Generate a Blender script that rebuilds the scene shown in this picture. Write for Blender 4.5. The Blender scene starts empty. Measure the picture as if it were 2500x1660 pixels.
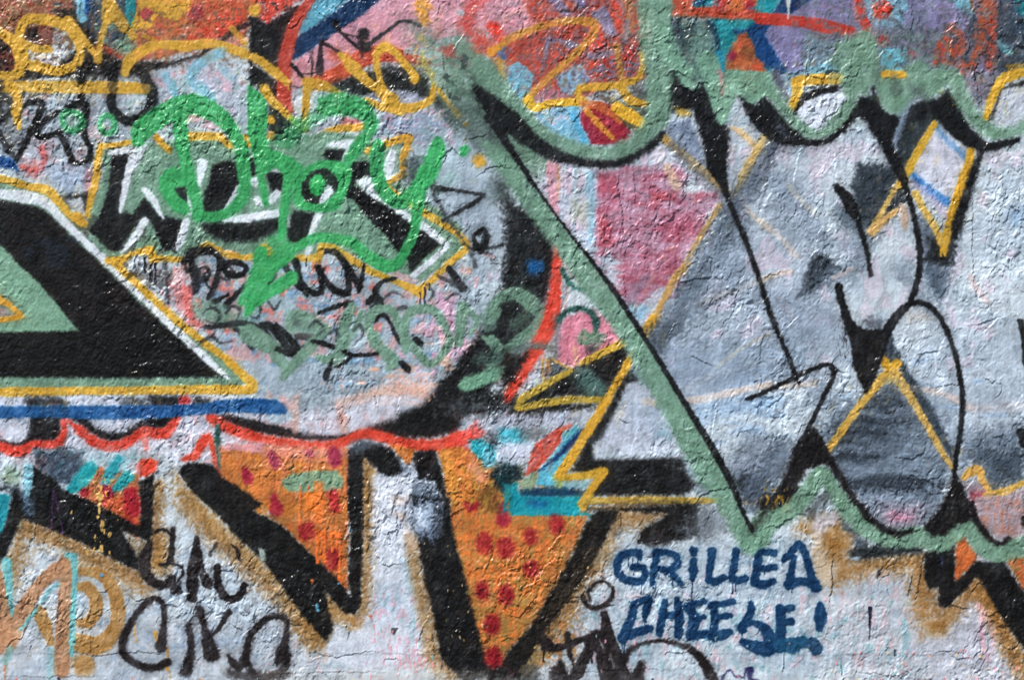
import bpy, math, random
import numpy as np

# ---------------------------------------------------------------- camera, daylight, exposure
scene = bpy.context.scene
CENTRE_Z = (1960.0 - 830.0) * 0.0016
cam_d = bpy.data.cameras.new('camera'); cam_d.lens = 50; cam_d.sensor_width = 36
cam_d.clip_start = 0.05; cam_d.clip_end = 300
cam = bpy.data.objects.new('camera', cam_d); scene.collection.objects.link(cam)
cam.location = (0, -4.0 / 36 * 50 - 0.004, CENTRE_Z); cam.rotation_euler = (math.radians(90), 0, 0)
scene.camera = cam

SUN_ELEV, SUN_AZ = math.radians(53), math.radians(226)   # azimuth clockwise from +y: behind the camera's left
to_sun = (math.cos(SUN_ELEV) * math.sin(SUN_AZ), math.cos(SUN_ELEV) * math.cos(SUN_AZ), math.sin(SUN_ELEV))
world = bpy.data.worlds.new("World"); scene.world = world; world.use_nodes = True
nt = world.node_tree; bgn = nt.nodes['Background']
sky = nt.nodes.new('ShaderNodeTexSky'); sky.sky_type = 'NISHITA'; sky.sun_disc = False
sky.sun_elevation = SUN_ELEV; sky.sun_rotation = SUN_AZ
nt.links.new(sky.outputs[0], bgn.inputs[0]); bgn.inputs[1].default_value = 0.06
sun_d = bpy.data.lights.new('sun', 'SUN'); sun_d.energy = 5.0; sun_d.angle = math.radians(0.5); sun_d.color = (1.0, 0.97, 0.925)
sun = bpy.data.objects.new('sun', sun_d); scene.collection.objects.link(sun)
from mathutils import Vector
sun.rotation_euler = Vector(to_sun).to_track_quat('Z', 'Y').to_euler()
scene.view_settings.view_transform = 'Standard'; scene.view_settings.look = 'None'
scene.view_settings.exposure = 0.38; scene.view_settings.gamma = 1; scene.view_settings.use_curve_mapping = False

# The wall is surveyed in "wall units": 1 unit = 1.6 mm, x to the right, y downwards
# from the top left corner of the part of the wall that the photograph shows.
U = 0.0016
FW, FH = 2500.0, 1660.0
PITCH = 1.97
G_BOTTOM = 1960.0

def axis(lo, hi, far_lo, far_hi):
    mid = np.arange(lo, hi + PITCH, PITCH)
    def grow(start, end, sgn):
        out, s, p = [], PITCH, start
        while (end - p) * sgn > 0:
            s = min(s * 1.11, 16.0); p += sgn * s; out.append(p)
        return out
    left = grow(mid[0], far_lo, -1)[::-1]
    right = grow(mid[-1], far_hi, 1)
    return np.array(left + list(mid) + right, dtype=np.float32)

XS = axis(-6, FW + 6, -900, 3400)
YS = axis(-6, FH + 6, -560, G_BOTTOM - 8)
NXV, NYV = len(XS), len(YS)
GX, GY = np.meshgrid(XS, YS)
GX = GX.astype(np.float32); GY = GY.astype(np.float32)
rs = np.random.RandomState(7)

def pnoise(x, y, seed):
    r = np.random.RandomState(seed)
    n = 256
    ang = r.rand(n, n).astype(np.float32) * 2 * np.pi
    ga, gb = np.cos(ang), np.sin(ang)
    xi = np.floor(x).astype(np.int32); yi = np.floor(y).astype(np.int32)
    xf = (x - xi).astype(np.float32); yf = (y - yi).astype(np.float32)
    x0 = xi & 255; y0 = yi & 255; x1 = (x0 + 1) & 255; y1 = (y0 + 1) & 255
    u = xf * xf * xf * (xf * (xf * 6 - 15) + 10); v = yf * yf * yf * (yf * (yf * 6 - 15) + 10)
    def d(i, j, dx, dy): return ga[j, i] * dx + gb[j, i] * dy
    a = d(x0, y0, xf, yf); b = d(x1, y0, xf - 1, yf)
    c = d(x0, y1, xf, yf - 1); e = d(x1, y1, xf - 1, yf - 1)
    return (a + u * (b - a)) * (1 - v) + (c + u * (e - c)) * v

def fbm(x, y, seed, octs=3, gain=0.5):
    s, amp = 0, 1.0
    for k in range(octs):
        s = s + amp * pnoise(x * 2 ** k, y * 2 ** k, seed + k); amp *= gain
    return s

def U01(n, k=1.0): return np.clip(0.5 + n * k, 0, 1)

N1 = rs.rand(NYV, NXV).astype(np.float32)                          # speckle
N2 = U01(pnoise(GX / 6.5, GY / 6.5, 11), 0.9)
QX = GX + 10 * fbm(GX / 30, GY / 30, 87, 2); QY = GY + 10 * fbm(GX / 30, GY / 30, 89, 2)
GRAIN = fbm(QX / 11, QY / 13, 91, 2, 0.6)                          # the same grain shapes the plaster
NS = np.clip(0.25 * N1 + 0.75 * U01(GRAIN + 0.5 * pnoise(GX / 6.3, GY / 7.0, 94), 1.1), 0, 1)
N3 = U01(fbm(GX / 34, GY / 40, 21), 0.8)
N4 = U01(fbm(GX / 150, GY / 130, 31), 0.8)
NV_ = U01(fbm(GX / 9, GY / 60, 41, 2), 0.9)                        # vertical streaks
WX = GX + 2.6 * pnoise(GX / 15, GY / 15, 51) + 1.6 * pnoise(GX / 6, GY / 6, 52)
WY = GY + 2.6 * pnoise(GX / 15, GY / 15, 53) + 1.6 * pnoise(GX / 6, GY / 6, 54)

COL = np.zeros((NYV, NXV, 3), np.float32)
FILM = np.zeros((NYV, NXV), np.float32)                            # paint thickness in mm
IDS = np.zeros((NYV, NXV), np.int32)
MARKS = [None]                                                     # id -> (name, parent id, label)
WIDE = [1.13]; CUR = [0]; MAP = [0.0, 0.0, 1.0]

def use(c, r=None):
    """Survey sheet in use: a tile (column, row) or the whole wall 'O'."""
    if c == 'O': MAP[:] = [0.0, 0.0, 2500 / 2361.0]
    else: MAP[:] = [c * 620.0, r * 410.0, 640 / 2334.0]

def M(name=None, label=None, parent=0):
    if name is None: CUR[0] = 0; return 0
    MARKS.append((name, parent, label)); CUR[0] = len(MARKS) - 1
    return CUR[0]

def parse(s):
    v = np.array([float(t) for t in s.replace(',', ' ').split()], np.float64).reshape(-1, 2)
    return v * MAP[2] + np.array(MAP[:2])

def spline(p, closed=False, step=9.0, extra=None):
    n = len(p)
    if n < 3: return p, extra
    out, ex = [], []
    m = n if closed else n - 1
    for i in range(m):
        p0 = p[(i - 1) % n] if (closed or i > 0) else 2 * p[0] - p[1]
        p1 = p[i]; p2 = p[(i + 1) % n]
        p3 = p[(i + 2) % n] if (closed or i < n - 2) else 2 * p[-1] - p[-2]
        k = int(np.clip(np.hypot(*(p2 - p1)) / step, 1, 14))
        for j in range(k):
            t = j / k
            out.append(0.5 * ((2 * p1) + (p2 - p0) * t + (2 * p0 - 5 * p1 + 4 * p2 - p3) * t * t + (3 * p1 - p0 - 3 * p2 + p3) * t ** 3))
            if extra is not None: ex.append(extra[i] * (1 - t) + extra[(i + 1) % n] * t)
    if not closed:
        out.append(p[-1])
        if extra is not None: ex.append(extra[-1])
    return np.array(out), (np.array(ex) if extra is not None else None)

def window(x0, y0, x1, y1):
    i0 = int(np.searchsorted(XS, x0)); i1 = int(np.searchsorted(XS, x1)) + 1
    j0 = int(np.searchsorted(YS, y0)); j1 = int(np.searchsorted(YS, y1)) + 1
    return max(i0 - 1, 0), max(j0 - 1, 0), min(i1, NXV), min(j1, NYV)

def seg_dist(D, i0, j0, p, r, reach, closed=False):
    n = len(p); m = n if closed else n - 1
    if n == 1: p = np.vstack([p, p + 0.01]); r = np.array([r[0], r[0]]); m = 1; n = 2
    for k in range(m):
        a, b = p[k], p[(k + 1) % n]; ra, rb = r[k], r[(k + 1) % n]
        R = max(ra, rb) + reach
        a0, b0, a1, b1 = window(min(a[0], b[0]) - R, min(a[1], b[1]) - R, max(a[0], b[0]) + R, max(a[1], b[1]) + R)
        a0 = max(a0, i0); b0 = max(b0, j0); a1 = min(a1, i0 + D.shape[1]); b1 = min(b1, j0 + D.shape[0])
        if a1 <= a0 or b1 <= b0: continue
        x = WX[b0:b1, a0:a1]; y = WY[b0:b1, a0:a1]
        dx, dy = b[0] - a[0], b[1] - a[1]
        L = dx * dx + dy * dy + 1e-6
        t = np.clip(((x - a[0]) * dx + (y - a[1]) * dy) / L, 0, 1)
        d = np.hypot(x - a[0] - t * dx, y - a[1] - t * dy) - (ra + (rb - ra) * t)
        s = D[b0 - j0:b1 - j0, a0 - i0:a1 - i0]
        np.minimum(s, d, out=s)

def lay(D, i0, j0, col, soft, a, sp, cv, mist, mw, th, own):
    sl = (slice(j0, j0 + D.shape[0]), slice(i0, i0 + D.shape[1]))
    al = np.clip(0.5 - D / soft, 0, 1); al = al * al * (3 - 2 * al)
    al = np.clip(al + (NS[sl] - 0.5) * sp * 4 * al * (1 - al), 0, 1)
    if cv: al = al * np.clip(1 - cv * 1.6 * np.clip(0.7 * N3[sl] + 0.3 * NS[sl] - 0.35 + 0.3 * (NV_[sl] - 0.5), 0, 1), 0, 1)
    al = al * a
    solid = al.copy()
    if mist:
        h = mist * np.exp(-(np.clip(D, 0, None) / mw) ** 1.4)
        h = h * (0.35 + 0.9 * NS[sl])
        al = np.maximum(al, h * a)
    c = np.array(col, np.float32) / 255.0
    tone = (1 + 0.10 * (N3[sl] - 0.5) + 0.06 * (N2[sl] - 0.5))[..., None]
    al3 = al[..., None]
    COL[sl] = COL[sl] * (1 - al3) + c * tone * al3
    FILM[sl] = FILM[sl] * (1 - 0.5 * solid) + th * solid
    if own and a >= 0.5: IDS[sl] = np.where(D < 0, CUR[0], IDS[sl])

def S(pts, w, col, soft=6.5, a=1.0, sp=0.9, cv=0.2, mist=0.14, mw=8.0, th=0.5, closed=False, curve=True, own=True):
    """A brush or spray stroke: w = width (one, two or one per point), in sheet units."""
    p = parse(pts); k = MAP[2]
    w = np.array(w if hasattr(w, '__len__') else [w], np.float64) * k / 2 * WIDE[0]
    if len(w) != len(p): w = np.interp(np.linspace(0, 1, len(p)), np.linspace(0, 1, len(w)), w) if len(w) > 1 else np.full(len(p), w[0])
    if curve: p, w = spline(p, closed, extra=w)
    reach = soft * 0.6 + (mw * 2.0 if mist else 0) + 3
    R = w.max() + reach
    i0, j0, i1, j1 = window(p[:, 0].min() - R, p[:, 1].min() - R, p[:, 0].max() + R, p[:, 1].max() + R)
    if i1 <= i0 or j1 <= j0: return
    D = np.full((j1 - j0, i1 - i0), 1e4, np.float32)
    seg_dist(D, i0, j0, p, w, reach, closed)
    lay(D, i0, j0, col, soft, a, sp, cv, mist, mw, th, own)

def P(pts, col, soft=6.0, a=1.0, sp=0.9, cv=0.12, mist=0.08, mw=8.0, th=0.4, curve=False, own=True):
    """A filled patch with the given outline."""
    p = parse(pts)
    if curve: p, _ = spline(p, True)
    reach = soft * 0.6 + (mw * 2.0 if mist else 0) + 3
    i0, j0, i1, j1 = window(p[:, 0].min() - reach, p[:, 1].min() - reach, p[:, 0].max() + reach, p[:, 1].max() + reach)
    if i1 <= i0 or j1 <= j0: return
    D = np.full((j1 - j0, i1 - i0), 1e4, np.float32)
    seg_dist(D, i0, j0, p, np.zeros(len(p)), reach, True)
    x = WX[j0:j1, i0:i1]; y = WY[j0:j1, i0:i1]
    ins = np.zeros(D.shape, bool)
    q = np.roll(p, -1, axis=0)
    for (ax, ay), (bx, by) in zip(p, q):
        if abs(ay - by) < 1e-9: continue
        lo, hi = min(ay, by) - 5, max(ay, by) + 5
        r0 = max(int(np.searchsorted(YS, lo)) - 1 - j0, 0); r1 = min(int(np.searchsorted(YS, hi)) + 1 - j0, D.shape[0])
        if r1 <= r0: continue
        yy = y[r0:r1]; xx = x[r0:r1]
        c = ((ay > yy) != (by > yy)) & (xx < (bx - ax) * (yy - ay) / (by - ay) + ax)
        ins[r0:r1] ^= c
    D = np.where(ins, -D, D)
    lay(D, i0, j0, col, soft, a, sp, cv, mist, mw, th, own)

def B(x, y, r, col, **k):
    """A round blot."""
    S('%g %g' % (x, y), 2 * r, col, **k)

def DRIP(x, y, ln, w, col, **k):
    k.setdefault('mist', 0); k.setdefault('soft', 2.5); k.setdefault('sp', 0.2); k.setdefault('cv', 0); k.setdefault('th', 0.9)
    S('%g %g %g %g %g %g %g %g' % (x, y, x + w * 0.25, y + ln * .35, x - w * 0.2, y + ln * .7, x, y + ln), [w, w * .8, w * .7, w * 1.15], col, **k)

def FLECK(n, x0, y0, x1, y1, cols, r=(1.5, 4), seed=0, tall=1.0, own=False):
    """n flecks of spattered paint in a box."""
    q = np.random.RandomState(seed)
    for i in range(n):
        x = q.uniform(x0, x1); y = q.uniform(y0, y1); c = cols[q.randint(len(cols))]; rr = q.uniform(*r)
        S('%g %g %g %g' % (x, y, x + q.uniform(-1, 1) * rr * .5, y + rr * tall * q.uniform(.5, 1.5)), [2 * rr, rr], c, mist=0, soft=2.5, own=own)

def MOTTLE(x0, y0, x1, y1, col, dens=0.5, sx=30, sy=30, seed=0, a=0.7, edge=0.16, fall=60, only=None):
    """Patchy remains of an older coat inside a soft-edged box."""
    p = np.array([[x0, y0], [x1, y1]]) * MAP[2] + np.array(MAP[:2]); f = fall * MAP[2]
    i0, j0, i1, j1 = window(p[0, 0] - f, p[0, 1] - f, p[1, 0] + f, p[1, 1] + f)
    if i1 <= i0 or j1 <= j0: return
    sl = (slice(j0, j1), slice(i0, i1)); k = MAP[2]
    n = 0.5 + 0.9 * fbm(WX[sl] / (sx * k), WY[sl] / (sy * k), 300 + seed, 3, 0.55)
    bx = np.clip(np.minimum(GX[sl] - p[0, 0] + f, p[1, 0] + f - GX[sl]) / (2 * f), 0, 1)
    by = np.clip(np.minimum(GY[sl] - p[0, 1] + f, p[1, 1] + f - GY[sl]) / (2 * f), 0, 1)
    m = np.clip((n - (1 - dens * bx * by * 1.0)) / edge + 0.5, 0, 1) * np.minimum(1, 3 * bx * by) * a
    if only is not None: m = m * (IDS[sl] == only)
    m = np.clip(m + (NS[sl] - .5) * 1.6 * m * (1 - m), 0, 1)[..., None]
    m = m * (0.75 + 0.25 * N3[sl][..., None]); COL[sl] = COL[sl] * (1 - m) + np.array(col, np.float32) / 255 * m

W = (206, 219, 230); WB = (224, 233, 244); GB = (146, 166, 182); GD = (108, 124, 140); DG = (58, 70, 82); K = (17, 17, 19); KB = (24, 20, 20)
SG = (110, 148, 128); SD = (84, 118, 106); BG = (54, 164, 94); Y = (214, 166, 50); YD = (196, 150, 40); PE = (214, 188, 150)
OC = (166, 124, 62); OR = (206, 112, 46); RD = (210, 62, 44); BR = (184, 66, 44); CR = (160, 26, 44); PK = (216, 150, 170); PD = (214, 120, 130)
NV = (8, 56, 98); BL = (12, 96, 176); TQ = (16, 138, 150); LB = (116, 184, 210); LV = (128, 124, 166); MR = (160, 84, 106)
# ---------------------------------------------------------------- old coats under everything
def base_coats():
    t = N4[..., None]
    w, g = np.array(W) / 255., np.array(GB) / 255.
    COL[:] = w * (1 - 0.35 * t * 0.6) + g * (0.35 * t * 0.6)
    COL[:] = COL * (0.97 + 0.06 * N3[..., None])
base_coats()
use('O')
M()
# broad tonal patches of the grey-white coats
for s, c, a, so in [
    ("560 640 1060 640 1120 900 900 980 640 930 500 800", GB, .55, 90), ("700 830 1000 830 960 900 700 900", GB, .5, 60),
    ("900 300 1120 300 1150 560 1080 700 980 600 960 400", GB, .6, 80), ("370 160 560 170 570 320 400 330", (170, 170, 188), .6, 60),
    ("30 240 330 220 330 420 60 430", (160, 172, 188), .6, 70), ("0 40 0 300 60 320 60 60", (60, 60, 60), .6, 40),
    ("1480 880 1900 780 1880 560 1720 480 1560 620", (165, 180, 200), .7, 90), ("1640 300 1820 280 1900 420 1760 560 1660 500", (176, 188, 204), .6, 70),
    ("1500 840 1900 720 1950 860 1600 930", (158, 172, 192), .6, 60), ("2070 800 2360 760 2361 1000 2240 1080 2140 880", (170, 185, 203), .55, 70),
    ("1240 230 1290 240 1340 520 1500 760 1420 760 1290 560", (190, 196, 222), .6, 40), ("700 1060 900 1060 880 1180 740 1180", W, 1, 30),
    ("860 1080 1000 1080 1010 1250 900 1260", (170, 180, 200), .6, 60), ("1900 1250 2361 1250 2361 1568 1900 1568", (190, 196, 206), .7, 80),
    ("1150 940 1330 930 1300 1010 1130 1010", (150, 156, 172), .7, 50), ("1380 960 1620 960 1560 1060 1400 1050", (205, 215, 232), .8, 40),
    ("0 1440 700 1440 700 1568 0 1568", (186, 190, 200), .5, 60)]:
    P(s, c, soft=so, a=a, mist=0, th=0.1, curve=True)
MOTTLE(-200, -200, 2600, 1700, (150, 168, 186), .42, 170, 60, 19, .6, edge=.6)
MOTTLE(360, 560, 1130, 880, (226, 150, 150), .34, 40, 60, 1, .6); MOTTLE(400, 560, 900, 780, (238, 110, 96), .22, 34, 46, 2, .75)
MOTTLE(420, 540, 1000, 860, (104, 152, 196), .27, 60, 30, 3, .6); MOTTLE(930, 660, 1140, 860, (224, 165, 195), .44, 30, 60, 4, .8)
MOTTLE(360, 140, 580, 330, (216, 156, 170), .4, 50, 50, 5, .6); MOTTLE(20, 220, 380, 420, (214, 160, 166), .34, 50, 40, 6, .5)
MOTTLE(850, 830, 1140, 960, (232, 172, 140), .46, 50, 20, 7, .75); MOTTLE(700, 900, 900, 980, (228, 170, 150), .35, 20, 50, 8, .6)
MOTTLE(1200, 340, 1370, 720, (226, 184, 206), .4, 30, 90, 9, .6); MOTTLE(1500, 830, 2350, 1060, (150, 186, 226), .25, 120, 22, 10, .5)
MOTTLE(1480, 260, 2350, 820, (218, 196, 214), .32, 60, 80, 11, .5); MOTTLE(1920, 1300, 2361, 1568, (216, 178, 186), .33, 14, 50, 12, .55)
MOTTLE(1100, 1350, 1900, 1568, (228, 178, 190), .26, 20, 50, 13, .5); MOTTLE(1100, 1400, 2361, 1568, (120, 180, 190), .24, 30, 40, 14, .5)
MOTTLE(700, 1380, 1060, 1568, (230, 165, 170), .24, 14, 50, 15, .5); MOTTLE(760, 1300, 1000, 1480, (150, 190, 210), .3, 60, 60, 16, .6)
MOTTLE(0, 1300, 620, 1568, (150, 175, 205), .33, 50, 50, 17, .5); MOTTLE(420, 960, 900, 1050, (236, 180, 184), .5, 80, 30, 18, .7)

# ================================================================ row 0, tile 0
use(0, 0)
P("-40 -40 700 -40 700 200 480 240 300 170 150 330 0 400 -40 400", (128, 82, 58), soft=30, cv=0)
MOTTLE(-40, -40, 700, 330, (158, 128, 70), .4, 60, 50, 21, .6, edge=.5); MOTTLE(-40, 0, 700, 420, (160, 58, 44), .42, 60, 60, 22, .7, edge=.4); MOTTLE(-40, 150, 700, 460, (70, 50, 40), .36, 50, 60, 26, .8, edge=.4); MOTTLE(380, 0, 760, 220, (50, 70, 84), .42, 80, 60, 23, .9)
P("-40 380 180 420 180 640 120 720 -40 740", (120, 34, 30), soft=40)
P("680 -40 1230 -40 1190 500 900 500 760 380 680 180", (52, 66, 82), soft=20)
MOTTLE(860, 200, 1200, 500, (110, 150, 140), .4, 80, 70, 24, .8)
P("1215 -40 2330 -40 2200 200 1960 330 1500 510 1150 560 1120 520 800 420 820 380 1100 460 1190 360", (196, 100, 58), soft=18)
MOTTLE(1250, 0, 2250, 480, (198, 62, 46), .42, 110, 90, 25, .8, edge=.6); MOTTLE(1300, 120, 2000, 460, (150, 104, 92), .4, 90, 50, 26, .7, edge=.6); MOTTLE(1250, -20, 1900, 300, (190, 122, 60), .4, 70, 50, 28, .7, edge=.5)
S("800 400 950 470 1120 510 1300 500", 70, (178, 62, 42), soft=12)
P("1800 240 2150 120 2100 330 1700 400", (226, 58, 36), soft=60, a=.8, curve=True)
P("190 250 330 200 440 220 480 330 460 420 320 400 220 340", (110, 50, 38), soft=20)
M('black_backdrop')
P("-40 340 60 380 150 520 220 600 400 640 640 620 740 520 760 400 860 420 1000 500 1130 560 1250 560 1300 620 1200 690 900 700 600 700 500 640 300 700 -40 740", (24, 22, 22), soft=24, cv=.3)
MOTTLE(-40, 420, 200, 700, (128, 40, 36), .5, 60, 90, 27, .8, edge=.3)
P("480 90 690 80 700 180 820 300 860 380 820 420 760 400 700 330 560 200", K, soft=14, mist=.3)
P("700 430 860 560 1000 510 1120 560 1300 540 1500 550 1700 500 1900 400 2050 260 2200 190 2320 100 2330 180 2160 260 1960 400 1800 500 1500 600 1300 640 1000 660 650 650 560 690 0 710 0 640 200 640 440 650", K, soft=14, mist=.3)
P("220 270 330 240 340 380 230 350", K, soft=20)
M()
P("270 510 430 500 520 570 470 600 330 560", (196, 192, 208), soft=12)
M('blue_bar'); S("722 -20 730 160", 82, LB); S("785 -20 770 110", 34, (10, 70, 140))
M('teal_bar'); S("1160 -20 1160 200", 80, TQ)
M(); B(1120, 420, 80, (118, 160, 140), soft=30)
M('yellow_patch', 'yellow patch with a crimson diamond cut out of it')
P("1225 -20 1700 -20 1700 90 1640 130 1570 190 1500 170 1410 140 1370 180 1340 250 1230 290 1170 260 1180 200 1230 60", Y, soft=8)
M('crimson_diamond'); P("1235 130 1300 55 1375 120 1290 200", (166, 52, 60), soft=8)
B(1745, 110, 62, (148, 44, 60), soft=30, a=.9)
M(); S("1130 -30 1700 20", 40, (206, 130, 40), a=.5); B(1280, 310, 40, (140, 90, 74), soft=20, a=.8)
S("1400 380 1520 370 1640 320", 22, (110, 150, 150), soft=10, a=.7)
S("1560 120 1600 80 1640 120", 16, OC, a=.6)
MOTTLE(-40, 60, 2300, 640, (104, 76, 60), .36, 50, 50, 113, .75, edge=.4); MOTTLE(-40, 640, 1500, 1500, (96, 108, 122), .30, 60, 50, 114, .55, edge=.6)
M('black_letter')
S("720 640 730 780 720 910", [80, 70, 60], K, mist=.3)
S("1000 620 1000 800 990 940 1060 1040 1160 1080 1260 1040 1340 950 1350 830 1300 720 1270 640", [110, 80, 70, 80, 80, 80, 90, 90, 90, 80], K, mist=.4)
S("200 960 300 905 375 935 350 1020 250 1230 150 1430", [30, 62, 62, 62, 55, 40], K)
S("510 1010 400 1080 330 1180 380 1225 540 1180", 55, K)
S("590 960 680 930 760 940 760 1060 740 1150 770 1250 810 1340 760 1440 660 1450 600 1330 560 1240", [40, 60, 70, 55, 60, 50, 50, 50, 55, 50, 60], K)
S("-10 1090 70 1030 120 980", 55, K, a=.9); S("-10 1150 20 1240 80 1340 150 1420", [30, 60, 60, 40], K, a=.85, mist=.4)
M('yellow_tag', 'yellow looping tag of thick letters')
S("-20 260 60 330 150 400 190 520 170 640 100 680 -20 670", [60, 80, 110, 110, 90, 70, 60], Y)
S("240 180 420 180 600 240 690 370 715 500 640 600 480 635 310 590 200 560 160 380 190 250", [80, 90, 90, 70, 70, 80, 80, 80, 80, 70, 70], Y, closed=True)
S("200 380 330 440 440 440", 60, Y, a=.9)
S("600 190 700 300 800 430 850 490", [90, 70, 60, 50], Y); S("970 -20 960 160", 100, Y, a=.9); S("955 160 900 350 870 540", [60, 45, 60], Y, a=.9)
S("980 60 1080 210 1190 330", [120, 90, 60], YD, a=.9)
S("1110 655 1140 560 1240 470 1420 400 1650 410 1850 390 2020 420 2180 480 2340 540", [60, 90, 90, 70, 90, 80, 70, 80, 70], Y, cv=.3)
S("1280 320 1400 380 1300 410", 36, YD, a=.8)
S("-20 780 300 775 640 780 1000 780 1300 790", [80, 90, 100, 100, 80], Y, cv=.35); S("70 760 150 860 150 1000 170 1140", [90, 80, 80, 40], Y, cv=.2)
S("2060 250 2180 390", 50, YD, a=.8)
B(2270, 92, 52, Y, soft=12)
M(); S("40 880 90 900", 60, K, a=.6); S("0 760 0 1000", 50, K, a=.8, soft=20)
S("700 620 720 720", 60, K, a=.85); S("1000 640 1000 800", 70, K, a=.55); S("1250 680 1340 800", 80, K, a=.45, soft=20)
M(); S("1960 470 1760 590 1700 700 1800 800 1860 870", 90, LB, a=.75, soft=10); S("1470 670 1540 800 1560 880", 70, LB, a=.75); S("1960 600 2060 700", 60, LB, a=.5, soft=20); S("1880 580 1810 680 1900 760", 60, (190, 186, 206), a=.6)
M('red_scribble'); S("380 1310 400 1420 350 1520 260 1510 190 1480", 36, (214, 100, 100), a=.85); S("350 1330 370 1380", 30, (214, 80, 80), a=.6)
M(); S("540 1040 600 1180", 30, (130, 160, 170), a=.3)
M('green_ring', 'small bright green ring over the black letters'); S("560 1030 640 1000 715 1040 725 1120 650 1170 580 1130", 55, (50, 160, 96), closed=True, a=.9, cv=.25); B(645, 1080, 50, (140, 180, 160), a=.6, soft=14)
M('green_ring', 'smaller smudged green ring'); S("900 1060 960 1030 1010 1080 1010 1170 940 1190 890 1130", 50, (50, 165, 96), closed=True, a=.85, cv=.25)
M('blue_blob'); P("-40 1390 90 1400 150 1460 160 1530 60 1500 -40 1480", (10, 66, 130), soft=10)

# ================================================================ row 0, tile 1
use(1, 0); M()
P("1130 -40 2360 -40 2360 340 2050 300 1700 340 1330 500 960 600 700 700 330 800 330 560 560 400", (212, 150, 168), soft=12)
MOTTLE(1150, 0, 2334, 330, (220, 168, 180), .4, 120, 80, 41, .6)
M('blue_panel'); P("500 -40 880 -40 660 160 390 330 420 140", (84, 162, 188), soft=10); MOTTLE(640, 0, 860, 90, (150, 150, 170), .5, 60, 40, 42, .6)
M('navy_band'); P("900 -40 1170 -40 1010 100 350 545 330 500 375 330 640 170", (8, 44, 84), soft=9)
M('black_backdrop')
P("-40 150 60 190 130 200 330 80 440 30 400 180 270 540 250 720 -40 480", K, soft=12); P("-40 540 240 740 240 960 90 760 -40 770", K, soft=14)
M(); P("-40 -40 420 -40 330 60 120 190 60 170 80 60", (206, 60, 40), soft=24); MOTTLE(60, 0, 460, 150, (40, 30, 30), .4, 80, 50, 43, .9); B(120, 150, 40, RD, soft=16)
M('red_stroke'); S("520 -20 440 90 350 250 280 520 265 850 300 980", [60, 80, 100, 110, 120, 80], (186, 62, 44), mist=.3)
S("520 740 680 690 850 600 1000 500 1200 480 1400 520 1560 560", [90, 120, 140, 150, 130, 90, 40], (188, 68, 44), mist=.3); S("700 480 880 540 950 480", 90, (200, 84, 60), a=.8, soft=20)
S("560 700 840 640", 90, (206, 84, 44), a=.6)
M('black_backdrop'); P("620 760 900 670 1100 600 1400 570 1560 700 1590 880 1480 900 1300 820 1200 900 1000 880 900 870 760 810", (26, 29, 31), soft=26, mist=.3)
P("100 830 300 1000 420 1180 330 1290 120 1210", (24, 34, 32), soft=26)
P("1560 800 1680 860 1860 1060 1860 1130 1700 1060 1560 920", (26, 32, 32), soft=40, a=.9)
M(); P("950 880 1080 820 1290 805 1470 850 1530 900 1400 930 1100 930", (152, 160, 184), soft=14, curve=True)
P("1120 990 1500 960 1700 1100 1500 1260 1120 1200", (150, 166, 196), soft=40, a=.8); MOTTLE(1100, 960, 1800, 1300, (200, 160, 186), .34, 90, 60, 44, .6)
P("780 1030 930 1060 960 1120 770 1120", (200, 110, 120), soft=20); P("560 1100 720 1050 780 1080 600 1180 460 1250 350 1320 420 1190", (160, 168, 188), soft=14)
M('sage_overspray', 'sage green overspray drifting over the old coats')
P("1370 240 1520 260 1640 380 1900 280 2000 360 2060 500 2200 760 2500 1100 2500 1560 2250 1440 2050 1250 1900 1100 1760 980 1620 800 1500 520", (108, 144, 124), soft=80, cv=.5, mist=.3)
P("1700 400 2000 330 2050 480 2200 800 2600 1200 2700 1568 2400 1500 2100 1180 1900 700", (112, 148, 128), soft=60, cv=.3)
M(); MOTTLE(1560, 500, 2200, 900, (40, 52, 50), .36, 120, 120, 45, .85); S("1960 660 2080 820 2020 960", 80, (44, 56, 54), a=.55, soft=60)
MOTTLE(1380, 260, 1600, 700, (196, 178, 84), .42, 60, 80, 46, .7); MOTTLE(1900, 420, 2100, 520, (196, 168, 84), .4, 60, 60, 47, .6); P("1340 440 1420 410 1440 480 1340 490", (190, 205, 205), soft=10)
M(); P("1640 440 1770 400 1790 510 1700 500", (190, 60, 50), soft=20, a=.8)
P("1800 200 1900 0 2000 -30 2100 -20 1980 120 1960 260 2040 320 2060 420 1960 400 1830 260", (206, 70, 62), soft=34, a=.85)
P("2070 230 2130 190 2230 250 2270 340 2180 390 2090 300", (226, 56, 40), soft=10, curve=True)
S("2040 400 2200 470 2360 500", 150, (196, 66, 50), a=.9, soft=30)
B(1500, 60, 60, (228, 160, 50), soft=30); S("1490 40 1520 190", 90, (228, 160, 50), a=.9, soft=20); B(1838, 118, 30, (190, 200, 212), soft=6)
B(2230, 470, 62, (24, 92, 168), soft=12, a=.95); S("2180 560 2220 680", 80, (206, 158, 52), a=.85, soft=20)
P("2250 700 2360 660 2400 860 2320 860", (110, 176, 204), soft=10)
MOTTLE(1200, 0, 2360, 640, (150, 120, 124), .34, 60, 50, 115, .65, edge=.5); MOTTLE(1700, 560, 2360, 1300, (70, 90, 84), .36, 90, 120, 116, .6, edge=.5)
M('thin_black_tag', 'thin dark marker tag above the yellow loops')
S("720 210 760 270 860 370 950 440", [50, 30, 26, 40], (30, 24, 28)); B(975, 305, 48, (34, 28, 32), soft=12); S("940 320 960 400 1000 430", [50, 60, 70], (34, 28, 32)); S("1000 410 1120 320 1200 270 1290 200 1400 195 1480 240", [40, 34, 26, 30, 30, 20], (44, 44, 48))
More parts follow.
